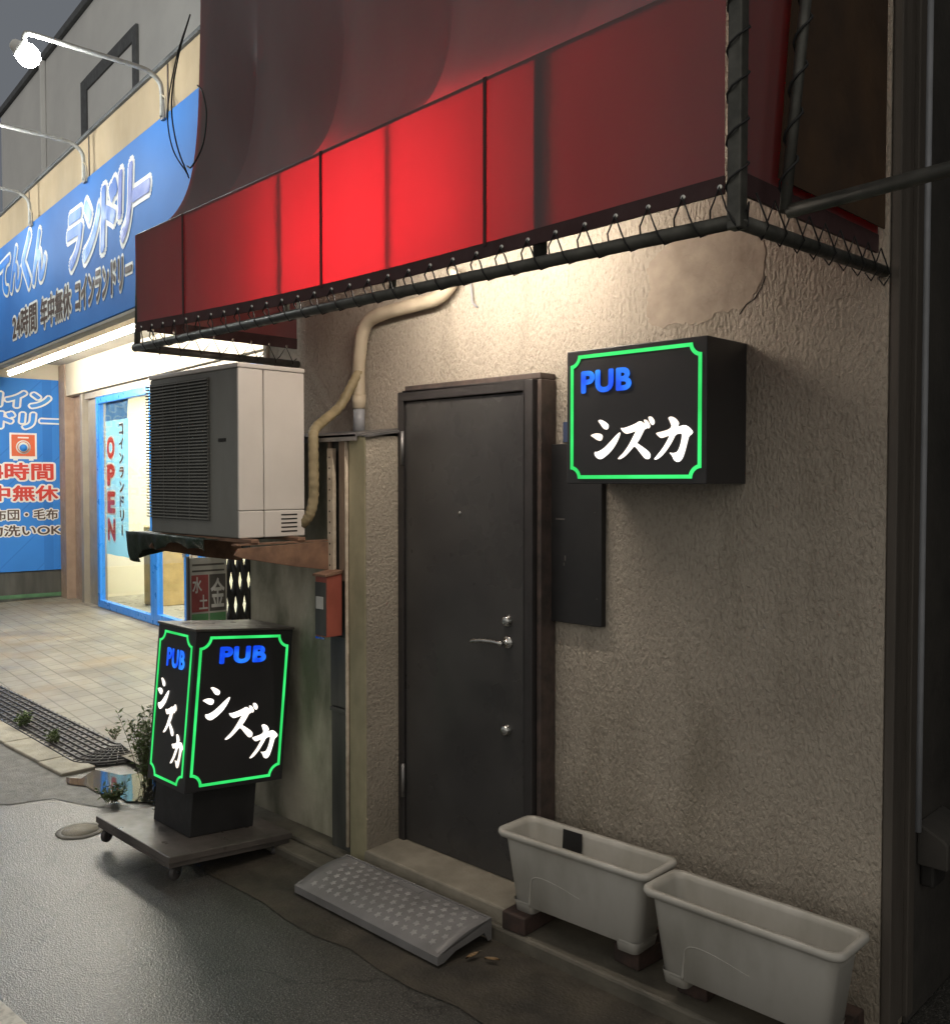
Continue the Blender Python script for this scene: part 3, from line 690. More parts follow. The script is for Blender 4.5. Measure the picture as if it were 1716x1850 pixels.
# wall sign
ws = thing('wall_sign', (-1.88, -.13, 1.745), 'black box sign on the stucco right of the door, lit green border, PUB and katakana', 'sign')
MB().box(-2.164, -1.596, -.255, -.001, 1.742, 2.215).build('cabinet', 'signblack', ws, .003)
T1 = lambda u, w, d: Vector((-2.164 + u, -.255 - d, 1.742 + w))
notch_border(.568, .473, .018, .034, .0125, T1, .0005, .003).build('border_line', 'e_green', ws)
lettering('pub_lettering', 'PUB', 'e_blue', ws, T1(.066, .318, 0), (1, 0, 0), Z, .215, .080, .045, .003, space=1.08)
kb = MB()
kana(kb, 'shi', .107, .087, .128, .137, T1, .0005, .003); kana(kb, 'zu', .225, .083, .148, .142, T1, .0005, .003); kana(kb, 'ka', .372, .072, .148, .150, T1, .0005, .003)
kb.build('katakana_lettering', 'e_white', ws)

# cart sign
LOCAL[0] = True
ct = thing('standing_sign', (-4.03, -.66, 0), 'tall black pub box sign with two lit faces on a wheeled platform', 'sign')
ct.rotation_euler = (R(-5.2), R(.4), 0)
MB().box(-.405, .305, -.345, .285, .092, .122).build('platform', 'cartmetal', ct, .004)
MB().box(-.395, .295, -.335, -.327, .070, .0915).box(.287, .295, -.327, .277, .070, .0915).build('skirt', 'cartmetal', ct, .002)
MB().box(-.215, .125, -.150, .185, .1225, .336).build('pedestal', 'black', ct, .004)
bx0, bx1, by0, by1, bz0, bz1 = -.184, .162, -.215, .305, .338, 1.062
MB().box(bx0, bx1, by0, by1, bz0, bz1).build('cabinet', 'signblack', ct, .003)
MB().box(bx0 - .006, bx1 + .006, by0 - .006, by1 + .006, bz1 + .0005, bz1 + .012).build('cap', 'cartmetal', ct, .003)
TA = lambda u, w, d: Vector((bx0 + u, by0 - d, bz0 + w)); TB = lambda u, w, d: Vector((bx1 + d, by0 + u, bz0 + w))
wA, wB, hh = bx1 - bx0, by1 - by0, bz1 - bz0
f1 = notch_border(wA, hh, .022, .045, .0105, TA, .0005, .003); 
for o_ in (f1.build('border_line', 'e_green', ct), notch_border(wB, hh, .022, .050, .0125, TB, .0005, .003).build('border_line', 'e_green', ct)): pass
lettering('pub_lettering', 'PUB', 'e_blue', ct, TA(.105, hh - .185, 0), (1, 0, 0), Z, .165, .088, .045, .003, space=1.08)
lettering('pub_lettering', 'PUB', 'e_blue', ct, TB(.125, hh - .150, 0), (0, 1, 0), Z, .250, .080, .055, .003, space=1.12)
ka = MB(); kana(ka, 'shi', .040, .335, .105, .145, TA, .0005, .003); kana(ka, 'zu', .120, .232, .105, .145, TA, .0005, .003); kana(ka, 'ka', .205, .100, .105, .150, TA, .0005, .003)
ka.build('katakana_lettering', 'e_white', ct)
kb = MB(); kana(kb, 'shi', .055, .322, .142, .150, TB, .0005, .003); kana(kb, 'zu', .185, .222, .165, .160, TB, .0005, .003); kana(kb, 'ka', .325, .112, .150, .165, TB, .0005, .003)
kb.build('katakana_lettering', 'e_white', ct)
for x_, y_ in ((-.37, -.30), (.25, -.28), (-.37, .24), (.25, .24)):
    c_ = lathe([(-.012, .004), (-.012, .030), (-.008, .034), (.008, .034), (.012, .030), (.012, .004)], (x_, y_, .034), (1, .5, 0), 18)
    wh = c_.build('caster', 'rubber', ct)
    MB().box(x_ - .022, x_ + .022, y_ - .018, y_ + .018, .058, .0915).cyl((x_ - .018, y_ - .009, .034), (x_ + .018, y_ + .009, .034), .008, 8).build('fork', 'black', wh)
LOCAL[0] = False

# ------------------------------------------------------------------ air conditioner on its bracket
ac = thing('air_conditioner', (-3.98, -.55, 1.50), 'boxy outdoor air conditioner unit with slatted front and pale side panel', 'air conditioner')
ax0, ax1, ay0, ay1, az0, az1 = -4.375, -3.584, -.728, -.385, 1.505, 2.262
MB().box(ax0, ax1 - .012, ay0 + .002, ay1, az0, az1 - .022).build('casing', 'acshade', ac, .006)
MB().box(ax0 - .004, ax1 + .003, ay0 - .003, ay1 + .004, az1 - .021, az1).build('top_cover', 'acwhite', ac, .006)
MB().box(ax1 - .0115, ax1, ay0 + .002, ay0 + .126, az0 + .12, az1 - .023).build('side_panel_front', 'acwhite', ac, .003)
MB().box(ax1 - .0115, ax1, ay0 + .130, ay1, az0 + .12, az1 - .023).build('side_panel_rear', 'acwhite', ac, .003)
sp = MB().box(ax1 - .0115, ax1 + .001, ay0 + .002, ay0 + .126, az0, az0 + .117).box(ax1 - .0115, ax1 + .002, ay0 + .130, ay1, az0, az0 + .117).build('lower_side_cover', 'acwhite', ac, .004)
for i in range(5):
    MB().box(ax1 + .0022, ax1 + .0034, ay0 + .215, ay0 + .300, az0 + .020 + i * .0185, az0 + .0265 + i * .0185).build('vent_slot', 'slot', ac)
gr = MB()
for i in range(44):
    z_ = az0 + .075 + i * .0145
    gr.box(ax0 - .010, ax0 + .56, ay0 - .016, ay0 - .006, z_, z_ + .0055)
for x_ in (ax0 + .02, ax0 + .14, ax0 + .26, ax0 + .38, ax0 + .545):
    gr.box(x_, x_ + .006, ay0 - .0055, ay0 + .0015, az0 + .07, az0 + .71)
gr.build('front_grille', 'acshade', ac)
MB().box(ax0 + .63, ax0 + .69, ay0 - .001, ay0 + .0015, az0 + .42, az0 + .435).build('badge', 'slot', ac)
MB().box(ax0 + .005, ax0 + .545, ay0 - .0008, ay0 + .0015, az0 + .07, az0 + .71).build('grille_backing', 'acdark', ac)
br = thing('wall_bracket', (-3.52, -.30, 1.40), 'rusty steel bracket with perforated upright carrying the air conditioner', 'bracket')
for x_ in (-4.26, -3.512):
    MB().prism([(-.30, 1.345), (-.30, 1.475), (-.36, 1.478), (-.78, 1.468), (-.80, 1.44), (-.76, 1.425), (-.5, 1.375)], lambda a, b, d: Vector((d, a, b)), x_, x_ + .006).build('gusset', 'rust', br, .002)
    MB().box(x_ - .03, x_ + .006, -.79, -.30, 1.4785, 1.486).build('arm', 'rust', br)
for y_ in (-.70, -.46):
    MB().box(-4.30, -3.50, y_ - .02, y_ + .02, 1.4865, 1.503).build('cross_rail', 'rust', br, .003)
ua = MB().box(-3.512, -3.470, -.312, -.306, 1.34, 1.90).box(-3.476, -3.470, -.306, -.293, 1.34, 1.90)
up = ua.build('perforated_upright', 'cream', br, .001)
for i in range(11):
    lathe([(0, .0045), (.0005, .0045), (.0006, .0005)], (-3.494, -.3122, 1.37 + i * .049), (0, -1, 0), 8).build('bolt_hole', 'slot', up)
# tarpaulin hanging below the unit's left end
rr = random.Random(4); tp = MB(); rows = []
def tarp_drop(t): return .045 + .055 * (1 - t) ** 2 + .016 * math.sin(t * 7 + .5) + .010 * math.sin(t * 19) + (.035 if t < .12 else 0)
for j in range(9):
    row = []
    for i in range(40):
        t = i / 39; d = j / 8; x_ = -4.50 + .74 * t
        y_ = -.797 - .010 * math.sin(t * 31 + d * 2) * d - .006 * math.sin(t * 63 + 1) * d + .02 * d * d
        row.append((x_ + (.03 * d if t < .08 else 0), y_, 1.508 - .012 * t - d * tarp_drop(t) + rr.uniform(-.002, .002)))
    rows.append(row)
tp.grid([[(p[0], p[1] + .36, p[2] - .008 + rr.uniform(-.003, .003)) for p in rows[0]], [(p[0], p[1] + .18, p[2] - .012 + rr.uniform(-.006, .006)) for p in rows[0]]] + rows)
tp.grid([[(-4.50 + .004 * math.sin(k * 3), -.797 + .36 * k / 8, 1.508 - .006 * (k > 0)) for k in range(9)], [(-4.47 + .01 * math.sin(k * 2.3), -.78 + .34 * k / 8, 1.508 - tarp_drop(0) * (1 - .06 * k)) for k in range(9)]])
tpo = tp.build('tarpaulin', 'sheet'); so = tpo.modifiers.new('thick', 'SOLIDIFY'); so.thickness = .002
tag(tpo, 'crumpled dark green plastic sheet hanging under the air conditioner', 'plastic sheet')

# ------------------------------------------------------------------ planters, bricks, ramp plate
def rrect(w, d, r, z, n=5):
    pts = []
    for cx, cy, a0 in ((w / 2 - r, d / 2 - r, 0), (-w / 2 + r, d / 2 - r, 90), (-w / 2 + r, -d / 2 + r, 180), (w / 2 - r, -d / 2 + r, 270)):
        for i in range(n + 1):
            a_ = R(a0 + 90 * i / n); pts.append(Vector((cx + r * math.cos(a_), cy + r * math.sin(a_), z)))
    return pts
LOCAL[0] = True
def planter(loc, rot, label):
    p = thing('planter', loc, label, 'planter', 'plastic planters by the pub wall'); p.rotation_euler = (0, 0, rot); p.scale = (1.055, 1.06, 1.05)
    H = .288
    rings = [rrect(.50, .125, .03, .026), rrect(.525, .135, .035, .03), rrect(.585, .168, .035, H - .035), rrect(.59, .170, .035, H - .022), rrect(.628, .200, .035, H - .022), rrect(.640, .208, .036, H - .012), rrect(.636, .204, .036, H), rrect(.600, .168, .03, H), rrect(.588, .160, .03, H - .02), rrect(.535, .120, .028, .05), rrect(.40, .05, .02, .046)]
    m = MB(); rows = [r_ + [r_[0]] for r_ in rings]; m.grid(rows)
    m.add(rings[0], [tuple(range(len(rings[0])))[::-1]]); m.add(rings[-1], [tuple(range(len(rings[-1])))])
    b = m.build('body', 'plastic', p)
    for s in (-1, 1):
        ft = MB(); a = [Vector((q.x + s * .215, q.y, q.z)) for q in rrect(.082, .128, .02, 0)]; c = [Vector((q.x + s * .218, q.y, q.z)) for q in rrect(.092, .137, .02, .04)]
        ft.grid([a + [a[0]], c + [c[0]]]); ft.add(a, [tuple(range(len(a)))[::-1]])
        ft.build('foot', 'plastic', p)
    rb_ = MB()
    def fr_(x_, z_): return (x_, -(.0665 + (z_ - .03) / (H - .065) * .0175) - .001, z_)
    rb_.tube(catmull([fr_(-.185, .03), fr_(-.178, .09), fr_(-.168, .135), fr_(-.13, .15), fr_(-.06, .145), fr_(.04, .125)], 5), .0042, 6, rf=lambda i: .0045 * (1 - i / 30))
    rb_.build('moulded_rib', 'plastic', p); return p
pA = planter((-2.115, -.212, .130), R(2), 'empty grey plastic planter nearer the door, black patch on its inner wall')
pB = copy_tree(pA); pB.location = (-1.425, -.265, .125); pB.rotation_euler = (0, 0, R(0)); pB['label'] = 'empty grey plastic planter nearer the wall corner, right of the other planter'
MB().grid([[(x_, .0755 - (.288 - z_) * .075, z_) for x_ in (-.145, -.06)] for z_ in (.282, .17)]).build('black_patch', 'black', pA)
LOCAL[0] = False
bk0 = None
for i, (x_, y_, rz, lb) in enumerate(((-2.36, -.225, 3, 'dark brick under the left end of the planter by the door'), (-1.90, -.135, -4, 'dark brick under the right end of the planter by the door'), (-1.64, -.15, 2, 'dark brick under the left end of the nearer planter'), (-1.21, -.15, 0, 'dark brick under the right end of the nearer planter'))):
    if bk0 is None:
        LOCAL[0] = True; bk0 = MB().box(-.055, .055, -.105, .105, 0, .068).build('brick', 'brick', None, .006); LOCAL[0] = False; b_ = bk0
    else: b_ = bk0.copy(); COL.objects.link(b_)
    b_.location = (x_, y_, .0608); b_.rotation_euler = (0, 0, R(rz)); tag(b_, lb, 'brick', 'bricks under the planters')

rp = thing('step_ramp', (-2.885, -.49, .008), 'grey studded plastic step ramp lying before the pub door', 'ramp')
rx0, rx1, ry0, ry1 = -3.325, -2.445, -.632, -.350
def rz_(t): return .040 + .052 * t + .018 * math.sin(math.pi * t)
m = MB(); rows = []
nt_ = 14
for j in range(nt_ + 1):
    t = j / nt_; rows.append([(rx0 + (rx1 - rx0) * i / 20, ry0 + (ry1 - ry0) * t, rz_(t)) for i in range(21)])
m.grid(rows)
for x_ in (rx0, rx1):
    poly = [(x_, ry0 + (ry1 - ry0) * j / nt_, rz_(j / nt_)) for j in range(nt_ + 1)]
    arch = [(x_, ry1, .012), (x_, ry1 - .02, .012), (x_, ry1 - .04, .05), (x_, ry0 + .09, .035), (x_, ry0 + .03, .012), (x_, ry0, .012)]
    m.add(poly + arch, [tuple(range(len(poly) + len(arch)))])
m.add([(rx0, ry0, .012), (rx1, ry0, .012), (rx1, ry0, rz_(0)), (rx0, ry0, rz_(0))], [(0, 1, 2, 3)])
m.add([(rx0, ry1, .012), (rx1, ry1, .012), (rx1, ry1, rz_(1)), (rx0, ry1, rz_(1))], [(0, 1, 2, 3)])
m.build('deck', 'mat', rp)
st = MB()
def star(x_, t, r):
    y_ = ry0 + (ry1 - ry0) * t; vs = []
    for lv, rr_ in ((.0005, 1), (.0028, .8)):
        for i in range(10):
            a_ = math.pi * i / 5; q = r * rr_ * (1 if i % 2 == 0 else .55); yy = y_ + q * math.sin(a_)
            vs.append((x_ + q * math.cos(a_), yy, rz_((yy - ry0) / (ry1 - ry0)) + lv))
    st.add(vs, [tuple(range(10, 20))] + [(i, (i + 1) % 10, 10 + (i + 1) % 10, 10 + i) for i in range(10)])
for j in range(6):
    for i in range(15):
        if j == 5 and 5 < i < 10: continue
        star(rx0 + .075 + i * .052 + (.026 if j % 2 else 0), .17 + j * .14, .017)
st.build('studs', 'stud', rp)
rm = MB()
def strip(xa, xb, ta, tb, h):
    ya, yb = ry0 + (ry1 - ry0) * ta, ry0 + (ry1 - ry0) * tb
    rm.add([(xa, ya, rz_(ta)), (xb, ya, rz_(ta)), (xb, yb, rz_(tb)), (xa, yb, rz_(tb)), (xa, ya, rz_(ta) + h), (xb, ya, rz_(ta) + h), (xb, yb, rz_(tb) + h), (xa, yb, rz_(tb) + h)],
           [(4, 5, 6, 7), (0, 1, 5, 4), (1, 2, 6, 5), (2, 3, 7, 6), (3, 0, 4, 7)])
strip(rx0, rx1, .0, .055, .003); strip(rx0, rx1, .965, 1, .004); strip(rx0, rx0 + .012, .055, .965, .004); strip(rx1 - .012, rx1, .055, .965, .004)
strip(-3.0, -2.80, .835, .845, .0025); strip(-3.0, -2.995, .845, .96, .0025); strip(-2.805, -2.80, .845, .96, .0025)
rm.build('raised_edges', 'mat', rp)

# ------------------------------------------------------------------ bits on the ground
mh = thing('manhole_cover', (-4.705, -.955, 0), 'small round pale concrete access cover in the asphalt beside the sign cart', 'manhole cover')
lathe([(0, .115), (.004, .11), (.0045, .088)], (-4.705, -.955, .002), (0, 0, 1), 24).build('ring', 'conc2', mh)
lathe([(.0, .086), (.006, .085), (.0065, .0005)], (-4.705, -.955, .002), (0, 0, 1), 24).build('lid', 'conc', mh)
# rubber ramp strip in front of the forecourt
rbm = thing('rubber_ramp', (-7.4, -.25, 0), 'black ribbed rubber kerb ramp with rounded end along the forecourt', 'ramp')
def rub(xp, q):          # q 0 at the road, 1 at the forecourt; sweeps round at the right end
    yb = -.03 - (xp + 9.6) * .045; yf = yb - .33
    return Vector((xp, yf + (yb - yf) * q, .012 + .052 * q ** .8))
m = MB(); NX = 44; xs = [-9.6 + 3.72 * i / NX for i in range(NX + 1)]
rows = [[rub(x_, j / 8) for x_ in xs] for j in range(9)]
pv = rub(xs[-1], 1); 
for j in range(9):
    q = j / 8; rad = (rub(xs[-1], 1) - rub(xs[-1], q)).length
    for i in range(1, 9):
        a_ = R(90 * i / 8); rows[j] = rows[j] + [Vector((pv.x + rad * math.sin(a_) * .75, pv.y - rad * math.cos(a_), rub(xs[-1], q).z))]
m.grid(rows)
m.add([rub(x_, 0) for x_ in xs] + [Vector((x_, rub(x_, 0).y, -.01)) for x_ in xs], [(i, i + 1, NX + 2 + i, NX + 1 + i) for i in range(NX)])
m.build('base', 'rubber', rbm)
rg = MB()
for j in range(8):
    r0 = rows[j]; r1 = rows[j + 1]
    line = [r0[i] + (r1[i] - r0[i]) * .5 + Vector((0, 0, .003)) for i in range(len(r0))]
    rg.tube(line, .008, 5)
for i in range(1, len(rows[0]), 1):
    rg.tube([rows[j][i] + Vector((0, 0, .001)) for j in range(9)], .006, 5)
rg.build('ribs', 'rubber', rbm)

def leaf_quad(mb, p, d, w, l, nrm):
    d = d.normalized(); s_ = d.cross(nrm).normalized() * w
    mb.add([p, p + d * l * .5 + s_, p + d * l, p + d * l * .5 - s_], [(0, 1, 2, 3)])
def weed(name, loc, h, spread, nst, nlf, seed, label, lw=.006, ll=.03):
    rr = random.Random(seed); t_ = thing(name, loc, label, 'weed', 'weeds growing along the kerb')
    s_ = MB(); l_ = MB(); b0 = Vector(loc)
    for i in range(nst):
        a_ = rr.uniform(0, 6.28); lean = rr.uniform(0, 1) ** .7 * spread; hh_ = h * rr.uniform(.45, 1)
        root = b0 + Vector((rr.uniform(-.3, .3) * spread, rr.uniform(-.3, .3) * spread, 0))
        tip = root + Vector((math.cos(a_) * lean, math.sin(a_) * lean, hh_))
        mid = root.lerp(tip, .5) + Vector((rr.uniform(-.02, .02), rr.uniform(-.02, .02), hh_ * .1))
        c = catmull([root, mid, tip], 6); s_.tube(c, .0016, 4, rf=lambda i: .0022 * (1 - i / 20))
        for k_ in range(nlf):
            q = c[min(len(c) - 1, int(rr.uniform(.15, 1) * len(c)))]
            d = Vector((rr.uniform(-1, 1), rr.uniform(-1, 1), rr.uniform(-.2, .9)))
            leaf_quad(l_, q, d, lw * rr.uniform(.6, 1.2), ll * rr.uniform(.6, 1.4), Vector((rr.uniform(-1, 1), rr.uniform(-1, 1), rr.uniform(.1, 1))))
    s_.build('stems', 'stem', t_); l_.build('leaves', 'leaf', t_)
weed('weed_bush', (-5.13, -.36, .0), .46, .17, 54, 34, 1, 'tall bushy weed beside the standing sign and the puddle', .0055, .032)
weed('weed_tuft', (-4.99, -.66, .008), .10, .09, 26, 10, 2, 'low leafy tuft at the near edge of the puddle', .006, .03)
weed('weed_tuft', (-6.92, -.40, .02), .11, .05, 16, 10, 3, 'small green tuft between kerb and rubber ramp, farthest left', .007, .035)
weed('weed_tuft', (-6.33, -.435, .02), .09, .06, 14, 9, 4, 'small green tuft at a kerb joint, nearer the bush', .006, .03)
weed('weed_tuft', (-6.05, -.15, .05), .08, .04, 10, 7, 5, 'sparse sprig behind the rubber ramp on the forecourt edge', .004, .025)
for i, (x_, y_, rz, lb) in enumerate(((-2.33, -.47, 20, 'orange dead leaf on the asphalt by the end of the step ramp'), (-2.40, -.50, 80, 'pale dry leaf sliver touching the step ramp'), (-2.05, -.95, 140, 'small dead leaf alone on the open asphalt'))):
    LOCAL[0] = True
    lf = MB().grid([[(u * .03 - .03, w * .011 * (1 - ((u - 1) ** 2)) , .002 + .006 * abs(w) + .003 * u) for w in (-1, 0, 1)] for u in (0, .5, 1, 1.5, 2)]).build('fallen_leaf', 'deadleaf'); LOCAL[0] = False
    lf.location = (x_, y_, .0125); lf.rotation_euler = (0, 0, R(rz)); tag(lf, lb, 'leaf', 'fallen leaves')
# ------------------------------------------------------------------ refuse notice board and folded gate behind the sign
gb = thing('refuse_notice', (-4.75, -.2, 0), 'weathered refuse day notice board with red and green panels behind the standing sign', 'notice board')
gx = Vector((.10, .995, 0)).normalized()
def TG(u, w, d=0): q = Vector((-4.75, -.315, 0)) + gx * u; return Vector((q.x, q.y, w)) + Vector((gx.y, -gx.x, 0)) * d
def gbox(name, mat, u0, u1, w0, w1, d0, d1): return MB().prism([(u0, w0), (u1, w0), (u1, w1), (u0, w1)], TG, d0, d1).build(name, mat, gb)
gbox('board', 'boardgrey', .0, .215, .55, 1.33, -.012, 0)
gbox('header_panel', 'pwhite', .008, .207, 1.275, 1.322, .0005, .0015).data.materials[0] = M['boardgrey']
gbox('red_panel', 'boardred', .008, .105, 1.03, 1.235, .0005, .0015); gbox('dark_panel', 'boarddark', .112, .207, 1.03, 1.235, .0005, .0015)
gbox('green_panel', 'boardgreen', .008, .105, .82, 1.02, .0005, .0015); gbox('green_panel', 'boardgreen', .112, .207, .82, 1.02, .0005, .0015)
gbox('text_rule', 'boarddark', .012, .20, 1.252, 1.262, .0005, .0015); gbox('text_rule', 'boarddark', .012, .20, 1.285, 1.296, .0016, .002)
lettering('day_lettering', '水', 'pwhite', gb, TG(.012, 1.135), gx, Z, .055, .09, .02, .003); lettering('day_lettering', '土', 'pwhite', gb, TG(.05, 1.045), gx, Z, .05, .08, .02, .003)
lettering('day_lettering', '金', 'pwhite', gb, TG(.118, 1.05), gx, Z, .082, .165, .02, .003)
MB().tube([TG(-.012, .0), TG(-.012, 1.34)], .010, 8).build('post', 'plank', gb)
MB().tube([TG(.2, .0, -.02), TG(.2, .6, -.02)], .010, 8).build('post', 'plank', gb)
fg = thing('folding_gate', (-4.85, .03, 0), 'folded black lattice gate standing at the left end of the pub wall', 'gate')
gt = MB()
def TF(u, w, d=0): q = Vector((-4.86, -.14, 0)) + gx * u; return Vector((q.x, q.y, w)) + Vector((gx.y, -gx.x, 0)) * d
for uo in (0, .055, .11, .165, .22):
    for i in range(5):
        w0 = .05 + i * .28
        for s in (0, 1):
            a, b = (TF(uo, w0 + (.28 if s else 0), .004 * s), TF(uo + .055, w0 + (0 if s else .28), .004 * s))
            gt.cyl(a, b, .0175, 6)
gt.build('lattice', 'black', fg)
for u_ in (0, .275): MB().cyl(TF(u_, .0), TF(u_, 1.5), .013, 8).build('upright', 'black', fg)

# ------------------------------------------------------------------ the coin laundry
T = lambda m_, v_, z_: LF(m_, v_, z_)
ld = thing('laundry_building', LF(0, 0, 0), 'coin laundry building with beige parapet, cream lintel and blue framed glass front', 'building')
def lb(name, mat, m0, m1, v0, v1, z0, z1, bevel=.004, par=None): return MB().box(m0, m1, v0, v1, z0, z1, T).build(name, mat, par or ld, bevel)
lb('parapet_wall', 'lbeige', -8.5, 6.1, -1.50, -1.44, 2.985, 4.53)
for m_ in (-1.0, .9, 2.75, 4.45): lb('parapet_joint', 'trim', m_, m_ + .018, -1.506, -1.5005, 4.16, 4.52, 0)
lb('parapet_coping', 'greydark', -8.5, 6.1, -1.52, -1.28, 4.532, 4.56)
lb('roof_slab', 'lbeige', -8.5, 6.1, -1.438, .30, 3.40, 3.55)
lb('soffit', 'soffit', -3.3, 6.1, -1.436, .0, 3.372, 3.398)
lb('fascia_bottom', 'soffit', -8.5, 6.1, -1.555, -1.47, 2.955, 2.982)
lb('lintel', 'lcream', -3.28, 6.1, -.08, .12, 2.93, 3.37)
lb('lintel_frame', 'steelm', -2.45, 6.1, -.03, .08, 2.84, 2.928)
lb('corner_pillar', 'ltile', -3.40, -3.12, -.10, .2, .06, 3.37)
lb('brown_wall', 'ltile', -3.118, -2.62, .02, .2, .06, 2.93)
lb('steel_pillar', 'steelm', -2.60, -2.50, -.05, .1, .10, 2.93); lb('steel_jamb', 'steelm', -2.44, -1.985, .01, .1, .10, 2.84)
lb('return_wall', 'lcream', -3.62, -3.42, -4.4, .2, .55, 3.9)
lb('return_plinth', 'plank', -3.60, -3.425, -4.4, .0, .04, .50)
lb('plinth_stripe', 'green', -3.424, -3.418, -4.4, -.05, .14, .19, 0)
# glazed front
def pane_frame(name, m0, m1, z0, z1, w, par):
    f = MB().box(m0, m0 + w, -.03, .04, z0, z1, T).box(m1 - w, m1, -.03, .04, z0, z1, T).box(m0 + w, m1 - w, -.03, .04, z0, z0 + w * 1.1, T).box(m0 + w, m1 - w, -.03, .04, z1 - w, z1, T).build(name, 'blue', par, .004)
    MB().box(m0 + w, m1 - w, -.002, .004, z0 + w * 1.1, z1 - w, T).build('pane', 'glass', f); return f
pane_frame('shop_window', -1.98, .02, .125, 2.835, .085, ld)
dr = pane_frame('glass_door', .023, 1.05, .125, 2.50, .115, ld)
MB().box(.97, 1.00, -.06, -.031, .95, 1.02, T).build('door_lock', 'steel', dr)
pane_frame('transom_window', .023, 1.05, 2.505, 2.835, .06, ld)
lb('cream_strip', 'lcream', 1.053, 1.30, -.02, .1, .12, 2.835)
pane_frame('shop_window', 1.303, 3.6, .125, 2.835, .085, ld); lb('end_wall', 'lcream', 3.603, 6.1, -.02, .1, .12, 2.93)
lettering('door_number', '2', 'pbrown', ld, T(1.10, -.02, .93), U, Z, .055, .10, .02, .003)
# room behind
lb('room_floor', 'roomfloor', -3.1, 6.0, .105, 4.0, .10, .118, 0); lb('room_back_wall', 'room', -3.1, 6.0, 4.0, 4.1, .1, 3.36, 0)
lb('room_end_wall', 'room', -3.1, -3.0, .205, 4.0, .1, 3.36, 0); lb('room_ceiling', 'room', -3.1, 6.0, .125, 4.0, 3.05, 3.1, 0)
lb('skirting', 'boardgrey', -2.99, 6.0, 3.97, 3.998, .12, .30, 0)
for v_ in (1.1, 2.7):
    cl = thing('ceiling_lamp', T(.2, v_, 3.03), 'bright ceiling lamp strip inside the laundry, ' + ('nearer the glass' if v_ < 2 else 'deeper in the room'), 'ceiling lamp', 'laundry room lamps')
    MB().box(-2.6, 3.4, v_ - .12, v_ + .12, 3.018, 3.030, T).build('diffuser', 'e_room', cl); MB().box(-2.65, 3.45, v_ - .15, v_ + .15, 3.0305, 3.048, T).build('frame', 'pwhite', cl)
cab = MB().box(-1.92, -1.50, .55, 1.0, .119, 1.15, T).build('tan_cabinet', 'tan', None, .01); tag(cab, 'tan cabinet standing behind the shop window under the flag', 'cabinet')
MB().box(-1.90, -1.52, .545, .5495, .14, .62, T).build('cabinet_door', 'tan', cab, .002)
bn = thing('waste_bin', T(-.55, .8, .119), 'white waste bin standing inside the laundry window', 'bin')
m = MB(); rows = []
for z_, r_ in ((.119, .14), (.70, .175), (.705, .185), (.73, .185), (.735, .17), (.76, .10), (.765, .001)):
    rows.append([T(-.55, .8, z_) + Vector((r_ * math.cos(a * math.pi / 12), r_ * math.sin(a * math.pi / 12), 0)) for a in range(25)])
m.grid(rows[:3]); m.build('body', 'bin', bn); m = MB(); m.grid(rows[2:]); m.build('lid', 'bin', bn)
# flag inside the window
fgm = thing('open_flag', T(-1.35, .12, .8), 'pale blue vertical flag reading OPEN in red inside the shop window', 'flag')
m0, m1 = -1.80, -.92
def flag(z0, z1): return MB().grid([[T(m0 + (m1 - m0) * i / 12, -.0 + .03 + .010 * math.sin(i * .9 + j * .2), z0 + (z1 - z0) * j / 10) for i in range(13)] for j in range(11)])
flag(.82, 2.52).build('cloth', 'flag', fgm); flag(2.521, 2.79).build('top_band', 'flagtop', fgm)
for i, ch in enumerate('OPEN'):
    lettering('open_letter', ch, 'pred', fgm, T(m0 + .13, .012, 2.04 - i * .345), U, Z, .29, .275, .05, .004, outline=.06)
for i, ch in enumerate('コインランドリー'):
    if ch == 'ー': lettering('small_lettering', 'l', 'pbrown', fgm, T(m0 + .66, .012, 2.33 - i * .178), U, Z, .03, .13, .03, .004, outline=.05)
    else: lettering('small_lettering', ch, 'pbrown', fgm, T(m0 + .60, .012, 2.33 - i * .178), U, Z, .15, .135, .03, .004, outline=.05)
# main fascia sign
sg = thing('fascia_sign', LF(3.86, -1.55, 3.0), 'long blue laundry fascia sign with white outlined lettering', 'sign')
MB().box(-8.4, 6.0, -1.56, -1.502, 2.985, 4.15, T).build('panel', 'banner', sg, .006)
def SG(mf, z_): return LF(mf + 3.855, -1.56, z_)
BIG = [('て', -3.93, 3.63, .44, .38, 'pblue'), ('ん', -3.46, 3.62, .44, .43, 'pblue'), ('く', -3.02, 3.56, .34, .54, 'pblue'), ('ん', -2.62, 3.56, .46, .48, 'pblue'),
       ('ラ', -1.54, 3.49, .44, .47, 'pmid'), ('ン', -1.09, 3.49, .44, .49, 'pcyan'), ('ド', -.64, 3.49, .38, .50, 'pmid'), ('リ', -.25, 3.47, .30, .54, 'pviolet'), ('ー', .07, 3.71, .36, .10, 'pviolet')]
for ch, mf, z_, w_, h_, mt in BIG:
    lettering('large_letter', ch, mt, sg, SG(mf, z_), U, Z, w_, h_, .05, .006, outline=.065, slant=.10)
lettering('hours_lettering', '24時間', 'pbrown', sg, SG(-3.39, 3.14), U, Z, .90, .27, .022, .006, outline=.09)
lettering('hours_lettering', '年中無休', 'pbrown', sg, SG(-2.36, 3.13), U, Z, .94, .27, .022, .006, outline=.09)
lettering('laundry_lettering', 'コインランドリー', 'pbrown', sg, SG(-1.30, 3.14), U, Z, 1.36, .25, .035, .006, outline=.08)
